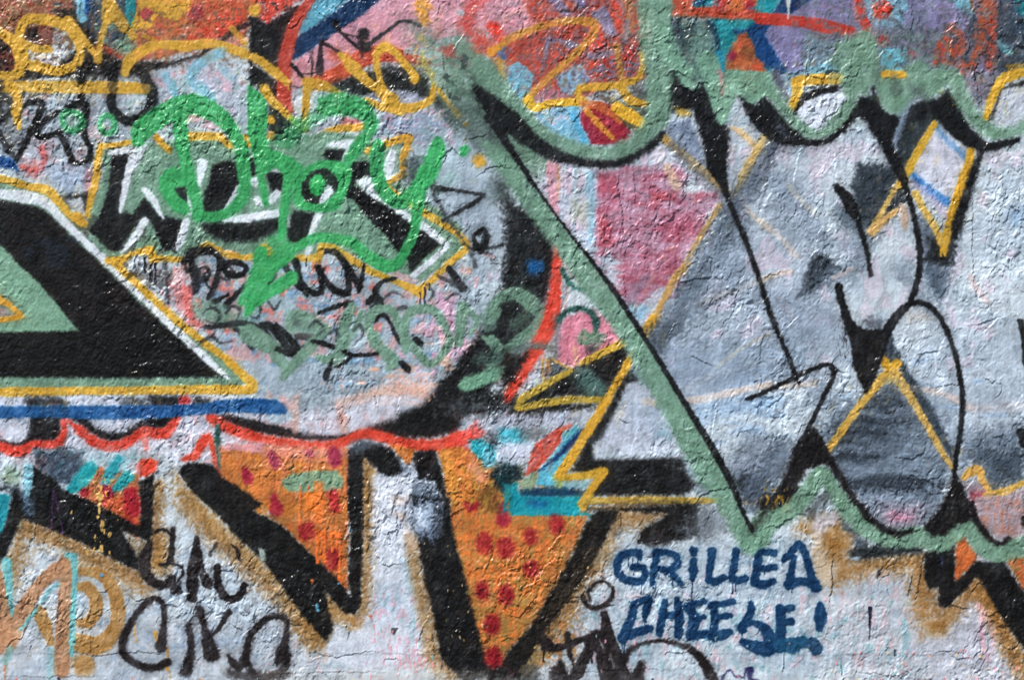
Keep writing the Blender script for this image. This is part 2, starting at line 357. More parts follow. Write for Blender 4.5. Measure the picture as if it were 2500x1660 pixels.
S("790 300 880 320 930 320", 14, (60, 44, 48)); S("940 440 970 520", 20, (70, 40, 38))
S("600 370 590 450 580 640", [30, 40, 70], (40, 30, 34)); S("600 380 700 430 780 480", [34, 26, 26], (40, 28, 30)); S("340 580 400 650 450 700", [36, 30, 20], (24, 22, 24)); S("510 460 520 580 510 680", 18, (60, 48, 54)); S("330 770 420 780", 20, (60, 50, 56), a=.7); S("1420 200 1550 290", 40, (90, 110, 110), a=.5, soft=16)

M('yellow_outline', 'yellow outline strokes of loops and zigzags')
S("-10 500 80 560 180 640 290 730", [60, 70, 80, 60], Y); DRIP(305, 740, 60, 12, Y)
S("90 790 160 900 240 970 330 1060", [80, 70, 60, 50], Y, cv=.2); S("330 1050 420 1160", 40, (150, 190, 70), a=.9)
S("450 1150 460 960 470 800 500 750", [60, 60, 70, 80], YD); S("500 740 600 760 760 830", [90, 90, 30], YD, cv=.3); B(470, 730, 40, YD)
S("770 490 880 600 1000 720 1100 800 1200 900", [50, 110, 80, 60, 80], Y)
S("1180 420 1100 460 1090 560 1110 680 1150 800 1260 890", [60, 70, 60, 50, 60, 60], Y); S("1160 410 1260 470 1330 560 1400 640 1430 700", [70, 60, 60, 60, 80], Y); B(1430, 680, 34, Y)
S("1000 890 1130 950 1300 970 1460 950 1580 880 1600 760", [40, 70, 90, 70, 60, 40], Y); S("1600 760 1560 620 1500 520", [40, 40, 60], (160, 156, 80), a=.7)
S("1200 900 1300 980", 90, Y); S("1640 800 1720 900 1820 1030", [34, 34, 50], Y, a=.9, cv=.4); B(1885, 1110, 22, Y)
S("2110 470 2220 400 2370 350", [70, 40, 60], (220, 150, 40)); B(150, 1070, 34, (214, 160, 40))
M('yellow_outline'); S("260 1330 340 1390", 60, Y); S("350 1370 450 1300 580 1220 700 1160 840 1140 980 1130", [60, 50, 50, 60, 60, 60], (222, 162, 48), cv=.2)
S("150 1200 140 1280", 60, YD, a=.8); B(2010, 1430, 50, (220, 165, 50), soft=20)

# ================================================================ row 0, tile 2
use(2, 0); M()
P("-20 -40 980 -40 1250 -40 1250 700 900 780 600 900 350 900 150 860 0 640 -20 400", (176, 64, 50), soft=16)
P("-40 -40 130 -40 200 120 230 230 140 300 -40 330", (214, 150, 168), soft=22)
P("360 -40 700 -40 690 120 560 160 430 190 330 120 250 60", LV, soft=28); P("130 -40 330 -40 500 160 420 170 330 150 260 220 160 60", (200, 74, 52), soft=20, a=.8)
P("740 110 870 60 940 200 980 320 870 340 830 230 750 180", (140, 136, 170), soft=14); P("460 -40 560 -40 680 110 560 130", (196, 80, 56), soft=20); P("560 -40 700 -40 700 80 600 90", LV, soft=16, a=.7)
P("340 330 560 360 660 420 540 440 450 370 380 390 330 560 300 560", (134, 138, 176), soft=14); P("370 430 440 390 520 520 440 560 360 530", (206, 64, 44), soft=10)
P("680 470 900 440 1120 450 1180 420 1240 640 1180 620 1150 500 980 520 820 560 700 520", (136, 132, 164), soft=24, a=.9); S("700 600 860 560 1180 460", 70, (206, 56, 40), soft=10)
MOTTLE(650, 520, 1200, 780, (120, 118, 150), .42, 90, 50, 51, .9)
S("860 200 940 60 1000 30", 60, LV, a=.6, soft=30)
P("900 -20 1000 60 1060 200 1030 260 960 230 900 100", (214, 66, 40), soft=12); S("1060 -20 1090 200 1040 340", [90, 80, 60], (170, 130, 70), a=.7, soft=20); S("1060 200 1050 330", 50, (150, 150, 170), a=.7)
P("720 330 800 250 860 340 850 430 760 470 720 430", (226, 58, 38), soft=12)
P("-10 600 90 550 160 600 230 670 190 860 110 880 40 780 0 720", (116, 184, 210), soft=8)
P("430 680 520 620 660 560 700 680 720 730 640 800 560 860 480 820 440 740", (124, 172, 206), soft=10); B(690, 710, 36, (140, 160, 205), soft=8)
P("200 880 240 820 420 780 520 860 500 900 300 930", (188, 120, 140), soft=20, a=.9)
P("230 990 500 950 620 940 640 1060 660 1180 740 1290 560 1290 400 1180 300 1120", (126, 184, 216), soft=12); MOTTLE(240, 960, 560, 1150, (200, 196, 220), .42, 60, 60, 52, .9); S("600 960 610 1100 700 1280", 70, (70, 170, 214), soft=16, a=.8)
M('crimson_patch', 'crimson patch inside the big sage loop')
P("640 1010 780 900 920 930 1060 1100 1120 1230 1000 1290 740 1290 700 1180 660 1130", (146, 24, 48), soft=8)
M(); P("880 900 1050 880 1130 760 1260 780 1300 960 1250 1130 1130 1190 1000 1000", (92, 108, 100), soft=40, a=.9); P("1080 780 1230 740 1290 860 1180 900", (56, 64, 68), soft=40, a=.8); P("790 830 900 830 880 900 780 890", (40, 60, 60), soft=30, a=.8); P("1130 920 1260 950 1230 1060", (40, 46, 46), soft=20, a=.8); S("1020 1050 1180 1180", 60, (50, 54, 40), soft=16)
MOTTLE(-100, -60, 1250, 900, (120, 104, 116), .42, 60, 60, 108, .65, edge=.5); MOTTLE(300, 300, 1250, 900, (84, 84, 96), .34, 40, 50, 109, .75, edge=.4)
M('yellow_outline', 'yellow loop tag over the brick red and lavender panel')
S("-20 370 150 290 400 210 600 190 760 210 770 280 700 390 560 520 400 660 260 790 180 880", [70, 60, 60, 60, 80, 70, 60, 60, 60, 50, 70], (206, 150, 56), cv=.45, a=.9)
S("180 900 240 960 420 920 640 910", [90, 70, 60, 70], (222, 176, 40)); S("660 900 620 850 640 790 760 780 900 770 1040 750 1160 690 1200 600 1190 480", [70, 60, 60, 70, 60, 60, 50, 40, 40], (212, 164, 50)); S("970 420 990 560 1020 720", [60, 40, 50], (180, 140, 60), a=.8)
S("1000 760 1100 900 1260 930", [60, 80, 40], YD, cv=.2); S("700 980 800 1100 930 1230", [50, 50, 40], (210, 140, 50)); S("660 930 820 950 960 1060 1000 1090", [50, 80, 40, 40], (200, 110, 50), a=.8); S("960 960 1100 1040 1220 1120", [90, 110, 70], (224, 170, 36), cv=.2)
M(); P("1450 -40 2360 -40 2360 660 1960 660 1840 620 1840 300 1800 160 1440 150", TQ, soft=12)
P("1440 -40 1700 -40 1640 60 1860 60 1960 -40 2334 -40 2200 110 2334 120 2334 190 1900 170 1440 160", (190, 70, 42), soft=14); P("1880 -40 2250 -40 2180 60 2060 110 1900 90", (206, 108, 54), soft=20); B(2150, 50, 40, (160, 30, 50), soft=24); B(1900, 40, 50, (180, 36, 40), soft=30)
P("1640 30 1720 -20 1780 50 1680 60", (20, 60, 100), soft=20); P("2160 80 2334 0 2334 120", (16, 160, 176), soft=8)
P("2000 270 2130 260 2200 200 2334 200 2334 640 2260 600", (8, 60, 110), soft=14); P("2260 300 2350 230 2350 480", (140, 134, 200), soft=14)
P("1950 520 2040 330 2110 290 2180 380 2310 650 1930 640", (176, 84, 44), soft=16); S("2060 400 2160 520 2240 620", 60, (206, 80, 50), soft=24, a=.8); MOTTLE(1960, 400, 2200, 620, (196, 112, 60), .5, 60, 60, 53, .9); B(1995, 500, 38, (150, 36, 60), soft=14); S("2120 440 2160 500", 80, (60, 60, 30), a=.5, soft=30)
P("1460 170 1790 160 1840 260 1860 420 1900 560 1860 700 1700 760 1600 600 1500 350", (84, 112, 110), soft=30); MOTTLE(1480, 180, 1680, 640, (36, 52, 60), .5, 120, 120, 54, .9, fall=30); S("1800 200 1850 320 1880 480 1920 640", [50, 50, 34, 20], (20, 56, 74), soft=10); S("1880 480 1900 640", 50, (20, 140, 176)); S("1480 200 1520 400", 40, (40, 60, 76), soft=20); S("1540 420 1620 560", 40, (150, 100, 90), a=.7, soft=14)
S("1690 350 1640 640", 130, (110, 150, 134), a=.5, soft=50)
M('black_backdrop')
P("1430 660 1500 630 1640 800 1740 730 1800 820 1900 1100 1960 1110 1970 1240 1940 1560 1760 1560 1740 1300 1640 980 1420 1010", K, soft=16, mist=.3)
P("2040 850 2120 830 2200 930 2280 860 2360 1000 2400 1200 2340 1200 2230 1120 2120 940", K, soft=16, mist=.3)
M(); P("1480 960 1600 970 1650 1030 1520 1040", (206, 160, 44), soft=14, a=.8, cv=.4); P("1440 1060 1640 1060 1720 1300 1780 1560 1700 1568 1400 1240 1400 1180", (126, 142, 168), soft=24)

# ================================================================ row 0, tile 3
use(3, 0); M()
P("-40 -40 240 -40 130 90 -40 110", TQ, soft=10); P("100 140 480 -40 2360 -40 2360 640 2140 680 1700 640 620 640 200 660 20 280 90 230", LV, soft=10)
P("210 -40 500 -40 270 120 150 120 80 130", (8, 44, 90), soft=8); P("-60 200 80 210 20 300 80 400 230 640 180 670 60 600 -60 500", (8, 60, 116), soft=10)
P("380 280 620 290 620 660 370 680 360 480", (112, 136, 150), soft=12); P("400 560 700 520 700 660 380 700", (110, 172, 194), soft=24, a=.8)
P("190 660 380 620 380 700 260 860 180 760", (110, 146, 176), soft=20); S("120 660 200 860", [90, 50], (80, 84, 100), soft=20)
P("900 -40 1260 -40 1300 60 1260 200 1270 270 980 240 900 120", (116, 168, 190), soft=18); P("1040 420 1280 420 1290 520 1250 640 1110 640 1050 560", (100, 178, 200), soft=12)
P("800 260 1400 240 1560 420 1500 520 1280 420 1040 420 900 360", (112, 118, 132), soft=50); MOTTLE(620, 260, 1560, 460, (96, 104, 116), .5, 120, 80, 55, .8); P("1350 420 1600 300 1600 560 1450 520", (96, 84, 96), soft=50, a=.8); P("1640 -20 1760 140 1740 200 1560 220 1600 60", (130, 120, 160), soft=20)
P("1590 -40 1700 -40 1860 150 1800 300 1900 440 2080 660 2360 640 2360 -40 2100 -40 2090 200 1900 150", (48, 62, 78), soft=18)
P("1660 -30 1830 -30 1900 80 1880 150 1820 130 1740 70", (110, 176, 196), soft=12); S("1860 -10 1880 100", 30, (150, 100, 70)); P("2250 -40 2360 -40 2360 180 2280 120", (20, 120, 130), soft=20); S("2100 380 2200 470", 60, (110, 186, 200), soft=16, a=.85)
P("1640 230 1720 210 1800 300 1850 400 1800 560 1640 600 1520 580 1560 420", (176, 84, 52), soft=18); P("1580 400 1650 330 1670 540 1560 560", (214, 56, 38), soft=10); MOTTLE(1650, 300, 1900, 640, (150, 52, 44), .45, 60, 90, 56, .9)
S("2000 -20 2000 200 1960 320 1900 460 1820 640", [150, 150, 140, 110, 110], (166, 74, 40), soft=24); S("2040 220 2040 600", [90, 80], (186, 70, 48), soft=20)
S("1830 340 1870 420 1820 500", 60, (110, 112, 140), soft=16, a=.8)
M('red_bar'); S("-20 165 300 190 560 235 800 290", [100, 80, 110, 90], (190, 56, 40), soft=6); M(); S("840 320 1000 350", 60, (190, 100, 90), a=.5, soft=20); B(1085, 370, 44, (198, 48, 42), soft=14); B(1340, 490, 46, (160, 84, 90), soft=16, a=.8)
M('red_blot', 'red round blot between the lavender panels'); B(1075, 90, 76, (208, 58, 36), soft=8); S("1000 40 1020 160", 50, (196, 90, 64), a=.6, soft=20)
M('red_bar', 'short red bar leaning to the left'); S("860 -20 890 120 940 250", [80, 70, 80], (206, 54, 38)); S("830 60 850 180", 40, (200, 120, 100), a=.5)
M(); DRIP(236, -10, 160, 14, (196, 200, 196), w=14) if False else S("238 -10 238 90 236 165", [40, 14, 14], (196, 200, 196), soft=4, mist=0)
S("1120 560 1160 640", 90, (100, 170, 190), a=.5, soft=20)
P("1800 620 2080 640 2120 720 2000 900 1960 1000 1860 860 1800 740", (112, 114, 132), soft=24); MOTTLE(1800, 620, 2040, 900, (160, 130, 140), .4, 60, 60, 57, .7)
M('black_backdrop')
P("-120 1020 20 850 120 950 260 1120 420 1240 600 1260 760 1100 840 900 900 860 1020 860 1100 1000 1240 1040 1300 960 1420 890 1560 880 1660 780 1740 900 1850 1120 2000 1260 2180 1260 2290 1240 2240 1290 2050 1340 1900 1330 1720 1240 1560 1070 1480 1120 1300 1420 1240 1568 1200 1568 940 1100 860 1040 760 1150 620 1270 420 1300 220 1290 60 1200 -60 1150", K, soft=14, mist=.3)
P("270 980 380 850 500 790 680 750 700 830 560 850 400 920 330 1010 300 1030", K, soft=12); P("2020 1080 2110 780 2340 720 2340 780 2160 800 2080 1060", K, soft=20); P("1110 720 1230 700 1200 770 1140 760", K, soft=20)
M(); P("310 1000 400 900 560 840 700 820 760 870 720 960 600 1100 500 1160 400 1120", (204, 216, 232), soft=8); P("2060 1090 2140 800 2340 770 2400 900 2360 1100 2160 1140", (184, 192, 206), soft=12)
P("950 860 1020 860 1030 960 930 960", (40, 44, 44), soft=16); S("1330 880 1260 1000 1200 1200 1190 1340", [50, 90, 70, 40], (128, 146, 168), soft=16)
P("1330 1100 1500 1050 1540 1080 1300 1500 1220 1500 1230 1300", (44, 54, 60), soft=30); MOTTLE(1580, 780, 1720, 1000, (180, 140, 40), .3, 40, 60, 58, .8)
P("1400 1420 1560 1110 1780 1290 1860 1380 1800 1640 1320 1640", (206, 208, 224), soft=14)
S("1540 1110 1640 1240 1820 1400", [50, 44, 60], (80, 140, 196), a=.75, soft=16)
MOTTLE(300, -60, 2360, 640, (96, 104, 116), .40, 90, 70, 110, .8, edge=.5); MOTTLE(1200, 100, 2360, 720, (56, 62, 72), .34, 60, 80, 111, .8, edge=.4); MOTTLE(600, 260, 1700, 640, (110, 146, 130), .36, 60, 60, 112, .6, edge=.4)
M('yellow_outline', 'short yellow bars beside the sage loops')
S("300 730 500 710 690 700", [80, 90, 90], Y, cv=.2); S("310 760 310 850 260 960", [80, 80, 60], Y); S("1080 665 1250 665", [60, 60], Y); S("2340 640 2200 680 2120 740 2060 860 1990 1060", [70, 90, 80, 70, 50], (214, 166, 44)); S("2200 600 2340 580", 40, YD, a=.6)
# ================================================================ the big left arrow letter and the sage letters beside it
use(0, 1); M()
B(300, 10, 60, (206, 96, 90), soft=40, a=.8); P("380 0 860 0 830 200 580 220 480 130", (150, 170, 196), soft=40, a=.8); S("800 40 780 200", 60, (206, 140, 150), soft=20, a=.8)
S("570 270 680 250 800 240", 50, K, soft=14, a=.9); S("560 300 620 340", 40, K, a=.7); S("650 340 740 330", 60, (190, 200, 212), soft=14); S("760 260 770 380", 40, K, a=.8)
M('sage_letter', 'sage green letters with black hearts and white highlights behind the bright green tag')
P("900 -140 1000 -190 1190 -220 1400 -230 1560 -240 1900 -290 2130 -240 2600 -260 2900 -330 3240 -280 3350 -200 3280 20 3460 90 3700 220 4100 520 4150 700 3990 830 3740 1010 3400 860 2900 700 2790 780 2280 800 1960 720 1840 690 1640 820 1380 800 1300 720 1120 790 960 820 830 640 780 560 780 430 880 180 930 0", SG, soft=12, cv=.05)
P("3290 10 3350 -200 3590 -290 3600 0 3440 120 3560 200 3700 260 3600 330", SG, soft=20, a=.8)
M('sage_fringe', 'sage green fringe of the big black arrow')
P("-40 60 120 90 330 150 420 170 480 200 560 300 640 380 740 500 800 590 900 700 1060 860 1300 1080 1500 1270 1700 1420 1950 1640 2200 1900 2130 1960 -40 1960", SG, soft=10)
M('black_arrow', 'big glossy black arrow letter with a white upper edge')
P("-40 270 120 300 350 350 460 430 620 600 820 780 1050 1000 1250 1210 1450 1390 1650 1560 1980 1860 1200 1870 -40 1860", (15, 14, 15), soft=12, cv=.02)
MOTTLE(40, 400, 1500, 1400, (34, 26, 26), .5, 200, 160, 61, .6); MOTTLE(200, 600, 800, 900, (16, 30, 44), .5, 200, 100, 62, .7)
M('sage_triangle', 'sage green triangle inside the black arrow')
P("-40 670 20 700 180 880 330 1010 480 1180 600 1330 700 1450 -40 1465", (124, 168, 144), soft=10)
M(); S("0 1190 140 1300 0 1320", 90, (60, 60, 56), a=.5, soft=40, own=False)
P("-40 1210 60 1250 120 1310 -40 1320", (150, 130, 130), soft=20)
M('yellow_chevron', 'small yellow chevron at the edge of the sage triangle'); S("-30 1150 80 1220 190 1320 80 1345 -30 1355", [60, 50, 44, 46, 46], (208, 152, 44), curve=False)
M('white_highlight', 'white highlight along the top of the black arrow')
S("-30 225 80 240 200 255 330 280 420 320 560 470 760 660 960 850 1150 1040 1320 1200 1500 1380 1690 1560 1880 1740 2040 1880", [70, 80, 110, 90, 80, 66, 60, 60, 60, 60, 56, 60, 56, 20], WB, soft=8)
M('black_heart', 'black heart of the sage letter W')
P("1000 -180 1130 -200 1260 -180 1180 60 1060 400 1180 410 1290 260 1420 420 1640 470 1640 560 1570 740 1460 740 1400 600 1330 470 1250 460 1060 740 960 730 860 620 790 560 880 440 960 200", K, soft=10)
M('black_heart', 'black oval heart of the sage letter O')
P("1900 -20 2060 -60 2120 0 2130 200 1990 400 1830 410 1810 280 1860 120", K, soft=14, curve=True); P("1540 180 1650 160 1700 300 1660 350 1580 280", K, soft=10)
P("1800 500 2060 480 2360 470 2560 440 2520 540 2300 640 2060 660 1900 620", K, soft=20, curve=True)
M('white_highlight', 'white highlights on the sage letters')
S("1180 -90 1120 150 1070 390", [70, 60, 30], WB); S("1290 200 1360 280 1450 450", [50, 56, 20], WB); S("1290 470 1200 620 1080 760", [60, 60, 24], WB); S("1660 480 1610 640 1580 730", [60, 60, 30], WB)
S("1800 -40 1770 160", [80, 30], WB); S("1700 220 1690 400", 50, WB); S("2130 180 2080 280 1990 380", [50, 60, 24], WB); S("2000 470 2200 450 2500 400", [30, 70, 60], WB); B(2260, 130, 40, WB); S("2290 310 2400 300", 40, WB)
S("980 -130 1130 -160 1290 -180", [40, 60, 40], WB); S("1270 -180 1200 -20", [60, 40], WB)
M('yellow_outline', 'yellow outline of the sage green letters')
S("900 -180 870 -60 860 60 830 200 800 320 780 430", [50, 60, 60, 60, 50, 40], Y); S("900 -190 1000 -200 1180 -230", [50, 40, 50], Y, cv=.3)
S("970 830 1080 820 1200 760 1330 730 1370 810 1500 810 1640 820 1740 750 1850 690 1980 760 2140 800 2270 790", [60, 60, 44, 70, 60, 50, 40, 40, 66, 60, 50, 50], Y, curve=False)
S("1340 720 1350 820", 50, Y)
S("1390 -270 1500 -160", 50, (216, 160, 40)); S("1690 -280 1960 -280 2050 -190", [70, 60, 50], Y, curve=False); S("2180 -240 2260 -240", 100, (210, 160, 50), cv=.3)
S("2360 720 2430 800", [90, 60], Y, curve=False); S("2560 810 2780 800 2840 800 2860 700 2960 710 3100 800 3300 920 3500 1000 3620 1050 3740 1110", [40, 60, 60, 60, 60, 60, 56, 50, 60, 80], Y, curve=False)
S("3740 1090 3860 990 4020 830 4150 730 4160 680 4080 590 3900 470 3770 400 3640 310", [70, 50, 56, 60, 60, 50, 60, 60, 50], Y, curve=False)
S("3550 250 3420 140 3590 60 3590 -90 3640 -260 3600 -270 3440 -210 3280 -150", [44, 50, 56, 60, 70, 60, 60, 60], (218, 160, 44), curve=False)
DRIP(2805, 810, 50, 12, Y); DRIP(2840, 810, 50, 12, Y); DRIP(3740, 1100, 60, 14, Y); DRIP(3770, 1090, 60, 14, Y)
M('yellow_outline', 'yellow outline of the big black arrow')
S("-30 90 100 120 260 170 400 190 480 250 560 350 640 430 740 490", [60, 60, 56, 80, 80, 60, 60, 70], Y); S("690 430 740 510", [80, 40], Y)
S("1020 840 1090 910 1250 1060 1400 1200 1600 1380 1760 1510 1850 1580 2000 1690 2150 1830 2240 1920 2270 1980", [70, 60, 60, 60, 60, 60, 60, 60, 66, 90, 40], Y)
S("-30 2000 400 1995 800 1985 1200 1985 1700 1975 2100 1975 2240 1980", [84, 76, 66, 66, 74, 76, 70], Y)

# ---- tile (0,1) lower area and (1,1)
M('black_scrawl', 'row of black scrawled letters under the yellow outline')
use(0, 1)
for x, y, l in [(1290, 800, 120), (1340, 860, 130), (1380, 850, 160)]: DRIP(x, y, l, 16, (20, 22, 34))
S("1470 840 1480 960 1500 1200", [30, 40, 30], (40, 40, 46), a=.8, soft=12)
S("1640 840 1720 760 1880 740 1960 820 1940 940 1900 1080 1850 1160", [60, 80, 60, 60, 50, 50, 40], (24, 24, 26), mist=.4)
S("1700 820 1740 960 1780 900 1840 880 1860 960 1780 1000 1720 1080", [60, 80, 40, 30, 40, 60, 90], K, a=.9); S("1650 900 1690 920", 40, K, a=.8); S("1820 940 1840 1040 1880 1080", 20, K)
S("2010 850 2120 840 2200 900 2160 950 2040 950 1990 900 2020 860", [60, 50, 40, 50, 60, 50, 60], K); S("1910 1190 2030 1130", [50, 30], K); S("2010 1220 2140 1090 2330 900", [50, 40, 30], K)
use(1, 1)
S("10 1000 100 800 200 900 100 1080", [20, 40, 40, 30], (30, 30, 32), a=.8); S("120 1070 180 900 260 860 330 960", [40, 40, 60, 50], K, a=.9)
S("370 830 400 960 430 1040 520 1110 600 1100 590 960 560 880", [60, 50, 50, 50, 50, 50, 40], K); S("380 1030 420 1080 480 1140", [60, 40, 20], K); 
S("570 880 640 1000 720 1090 830 1110 840 960 800 840 740 760 640 740", [40, 50, 60, 60, 50, 60, 50, 40], K); S("820 830 880 960 940 1060", [30, 60, 60], K); S("980 860 960 980 930 1110", [30, 40, 30], K)
S("1080 1100 1130 1020 1260 980", [60, 40, 30], K); S("580 1290 720 1240 860 1200", [30, 40, 50], K)
S("1740 900 1860 1070", [60, 70], (26, 26, 28)); S("1640 960 1740 1010 1850 1060", [30, 40, 60], (50, 52, 58), a=.85)
S("1020 1190 1080 1160 1130 1210 1060 1250", [60, 90, 60, 60], K, a=.95); S("1250 1260 1350 1240", 40, (40, 40, 44), a=.8); DRIP(465, 810, 60, 12, (20, 22, 34))
DRIP(1480, 1110, 100, 14, (16, 22, 60)); DRIP(1520, 1070, 150, 16, (16, 22, 60)); DRIP(1560, 1030, 50, 14, (16, 22, 60))
M('black_triangle_tag', 'thin grey-black triangle tag at the inner edge of the bubble')
S("1600 180 1800 200 2050 240 1960 310 1800 400 1680 470", [60, 30, 30, 40, 36, 30], (30, 32, 34), curve=False, mist=.3); S("1640 300 1700 420 1800 560 1900 700 1980 880", [30, 34, 26, 20, 40], (50, 54, 60), a=.8, soft=12)
S("1600 110 1610 280", 36, (60, 64, 70), a=.8); S("1960 600 2040 550 2080 620 2040 700 1970 680 1960 620", [40, 50, 40, 60, 50, 40], K, mist=.4); S("2060 620 2020 740 1990 700", 60, K, a=.8); S("2060 720 2210 690", 30, (40, 42, 46)); S("1940 720 2080 760", 30, K, a=.7)
M('tiny_scribble', 'tiny black ballpoint scribble on the grey coat')
S("2100 775 2120 770", 5, K, mist=0, soft=2.5, th=.1); S("2110 800 2120 830 2135 810 2150 830 2165 820 2180 830", 5, K, mist=0, soft=2.5, th=.1); S("2140 775 2150 800", 5, K, mist=0, soft=2.5, th=.1); S("2100 855 2130 845 2150 860 2180 850", 5, K, mist=0, soft=2.5, th=.1)
M(); use(0, 1)
P("1520 1020 1670 1050 1720 1250 1790 1400 1700 1380 1560 1220", (226, 130, 130), soft=30, a=.85); S("1660 1080 1700 1300 1760 1400", 60, (240, 90, 84), a=.7, soft=20)
S("2320 1200 2230 1300", 60, (196, 210, 236), a=.6, soft=20)
M('sage_scrawl', 'sage green scrawl of numbers over older black tags')
P("1700 1180 1900 1200 2120 1290 2260 1370 2340 1450 2340 1600 2100 1440 1900 1400 1740 1340", SG, soft=30, cv=.4)
use(1, 1); M('black_scrawl', 'faint black loops in the lower scrawl')
S("80 1400 140 1400 220 1500 300 1600 380 1660", [60, 60, 60, 60, 40], K); S("90 1430 180 1560 260 1640 380 1680", [30, 40, 40, 40], K); S("200 1400 300 1500 380 1600", [40, 60, 60], K)
S("390 1500 520 1500", 60, (40, 30, 30), a=.8); S("520 1545 720 1590", 40, K); S("740 1440 740 1560", 30, K, a=.8); S("1060 1350 1130 1300 1200 1350 1260 1480 1300 1560", [60, 50, 34, 40, 30], K); S("1440 1530 1480 1560", 60, K); S("1360 1290 1500 1270", 30, K, a=.8)
S("60 1420 -100 1380 -260 1400 -440 1420", [40, 50, 50, 40], (30, 32, 36), a=.9); S("-160 1440 -60 1500 -20 1600", 50, (30, 32, 36), a=.9)
M('sage_scrawl', 'sage green scrawl of numbers over older black tags')
P("310 1270 480 1280 640 1380 640 1480 480 1470 300 1460 270 1380", SG, soft=20, cv=.3, curve=True); B(375, 1375, 30, (70, 90, 84), soft=14)
S("640 1440 540 1540 460 1640 360 1740 260 1860", [90, 90, 100, 80, 60], SG, cv=.25); S("-40 1480 100 1560 180 1620 240 1720 320 1780", [160, 140, 110, 100, 70], SG, cv=.35)
S("870 1240 820 1350 790 1500 770 1620 750 1700", [80, 90, 90, 100, 120], SG, cv=.25); S("960 1300 860 1500 700 1700 560 1680", [60, 60, 90, 40], SG, cv=.3)
S("1060 1560 1020 1400 1060 1290 1140 1250 1240 1280 1280 1380", [70, 70, 80, 70, 70, 60], SG, cv=.2); S("1060 1500 1120 1600 1240 1720 1200 1780", [90, 90, 110, 60], SG, cv=.2)
S("1380 1600 1340 1480 1360 1330 1440 1260 1580 1260 1660 1340 1720 1460 1740 1560 1640 1700 1560 1740 1460 1650 1390 1560", [60, 60, 70, 80, 80, 70, 60, 70, 60, 70, 70, 60], SG, cv=.2)
S("1280 1400 1330 1500 1340 1620", 60, SG, cv=.3); S("1860 1230 1850 1360 1820 1560", [80, 100, 70], SG, cv=.3); S("1900 1260 1990 1370 1920 1480", [60, 50, 40], SG, cv=.4)
M('black_rim', 'broad black rim of the big bubble letter')
P("2160 120 2230 160 2334 340 2560 420 2680 640 2680 900 2600 1200 2500 1400 2300 1700 2100 2000 1800 2360 1600 2400 1300 2400 1000 2330 1100 2280 1240 2240 1280 2190 1480 2140 1600 1980 1740 1840 1870 1640 2000 1480 2100 1240 2210 1060 2240 700 2230 400", (19, 19, 21), soft=30, mist=.3)
P("1300 2180 1480 2100 1660 1900 1800 1780 2100 2000 2334 2020 2300 2120 2060 2200 1820 2200 1760 2350 1500 2400 1260 2400 1060 2340 1000 2300", (16, 16, 17), soft=24)
MOTTLE(2200, 300, 2640, 1200, (44, 58, 56), .3, 60, 70, 63, .6)
M('blue_blot', 'small cobalt blot on the black rim'); B(2500, 880, 62, (16, 92, 156), soft=26, sp=1.0)
M('black_scrawl', 'small black loops crowded under the sage scrawl')
use(1, 1)
for s, w in [("-460 1290 -380 1240 -300 1300 -340 1380 -420 1360", 34), ("-260 1300 -200 1230 -120 1260 -160 1360", 34), ("-40 1250 0 1180 60 1260 20 1340 -40 1310", 30), ("120 1180 180 1260 240 1180", 34), ("480 1420 560 1360 620 1430 560 1500", 34), ("640 1500 720 1440 760 1520", 30), ("880 1450 940 1400 980 1480 920 1540", 34), ("1160 1160 1240 1100 1330 1150", 30), ("280 1560 360 1620 440 1580", 40), ("1540 1040 1600 1110 1560 1180", 34), ("1700 1180 1790 1120 1880 1170", 30), ("-480 1560 -380 1500 -300 1560 -200 1540", 36), ("-240 860 -180 930 -240 1000 -300 960", 40), ("-420 880 -380 960", 50)]:
    S(s, [w * .5, w, w * .7, w * .35], (34, 36, 40), a=.85, cv=.4, soft=8)
M('sage_scrawl', 'sage green letter B scrawled on the black rim')
use(1, 1); S("2100 1330 2200 1180 2334 1120 2460 1200 2560 1320 2520 1420 2334 1560 2200 1680 2100 1760", [120, 110, 110, 130, 100, 110, 90, 80, 60], SG, cv=.3, mist=.3); S("2120 1520 2230 1640 2334 1680", [70, 60, 50], SG, cv=.3); S("2040 1500 2160 1640 2200 1660", [30, 40, 30], SG)
S("2060 1330 2080 1420 2120 1400", 80, (100, 130, 120), a=.7); B(2265, 1250, 66, (20, 22, 22), soft=14); S("2320 1390 2420 1330", 100, (100, 130, 116), a=.6, soft=30)
use(1, 2); P("1830 400 1960 340 2240 260 2300 290 2280 350 2100 420 1900 500 1830 470", (110, 160, 134), soft=14, curve=True); M(); P("1960 180 2100 120 2334 60 2334 200 2120 260 1960 240", (66, 90, 84), soft=40, a=.8)
MOTTLE(1500, 500, 2334, 760, (70, 80, 84), .35, 60, 60, 64, .5)

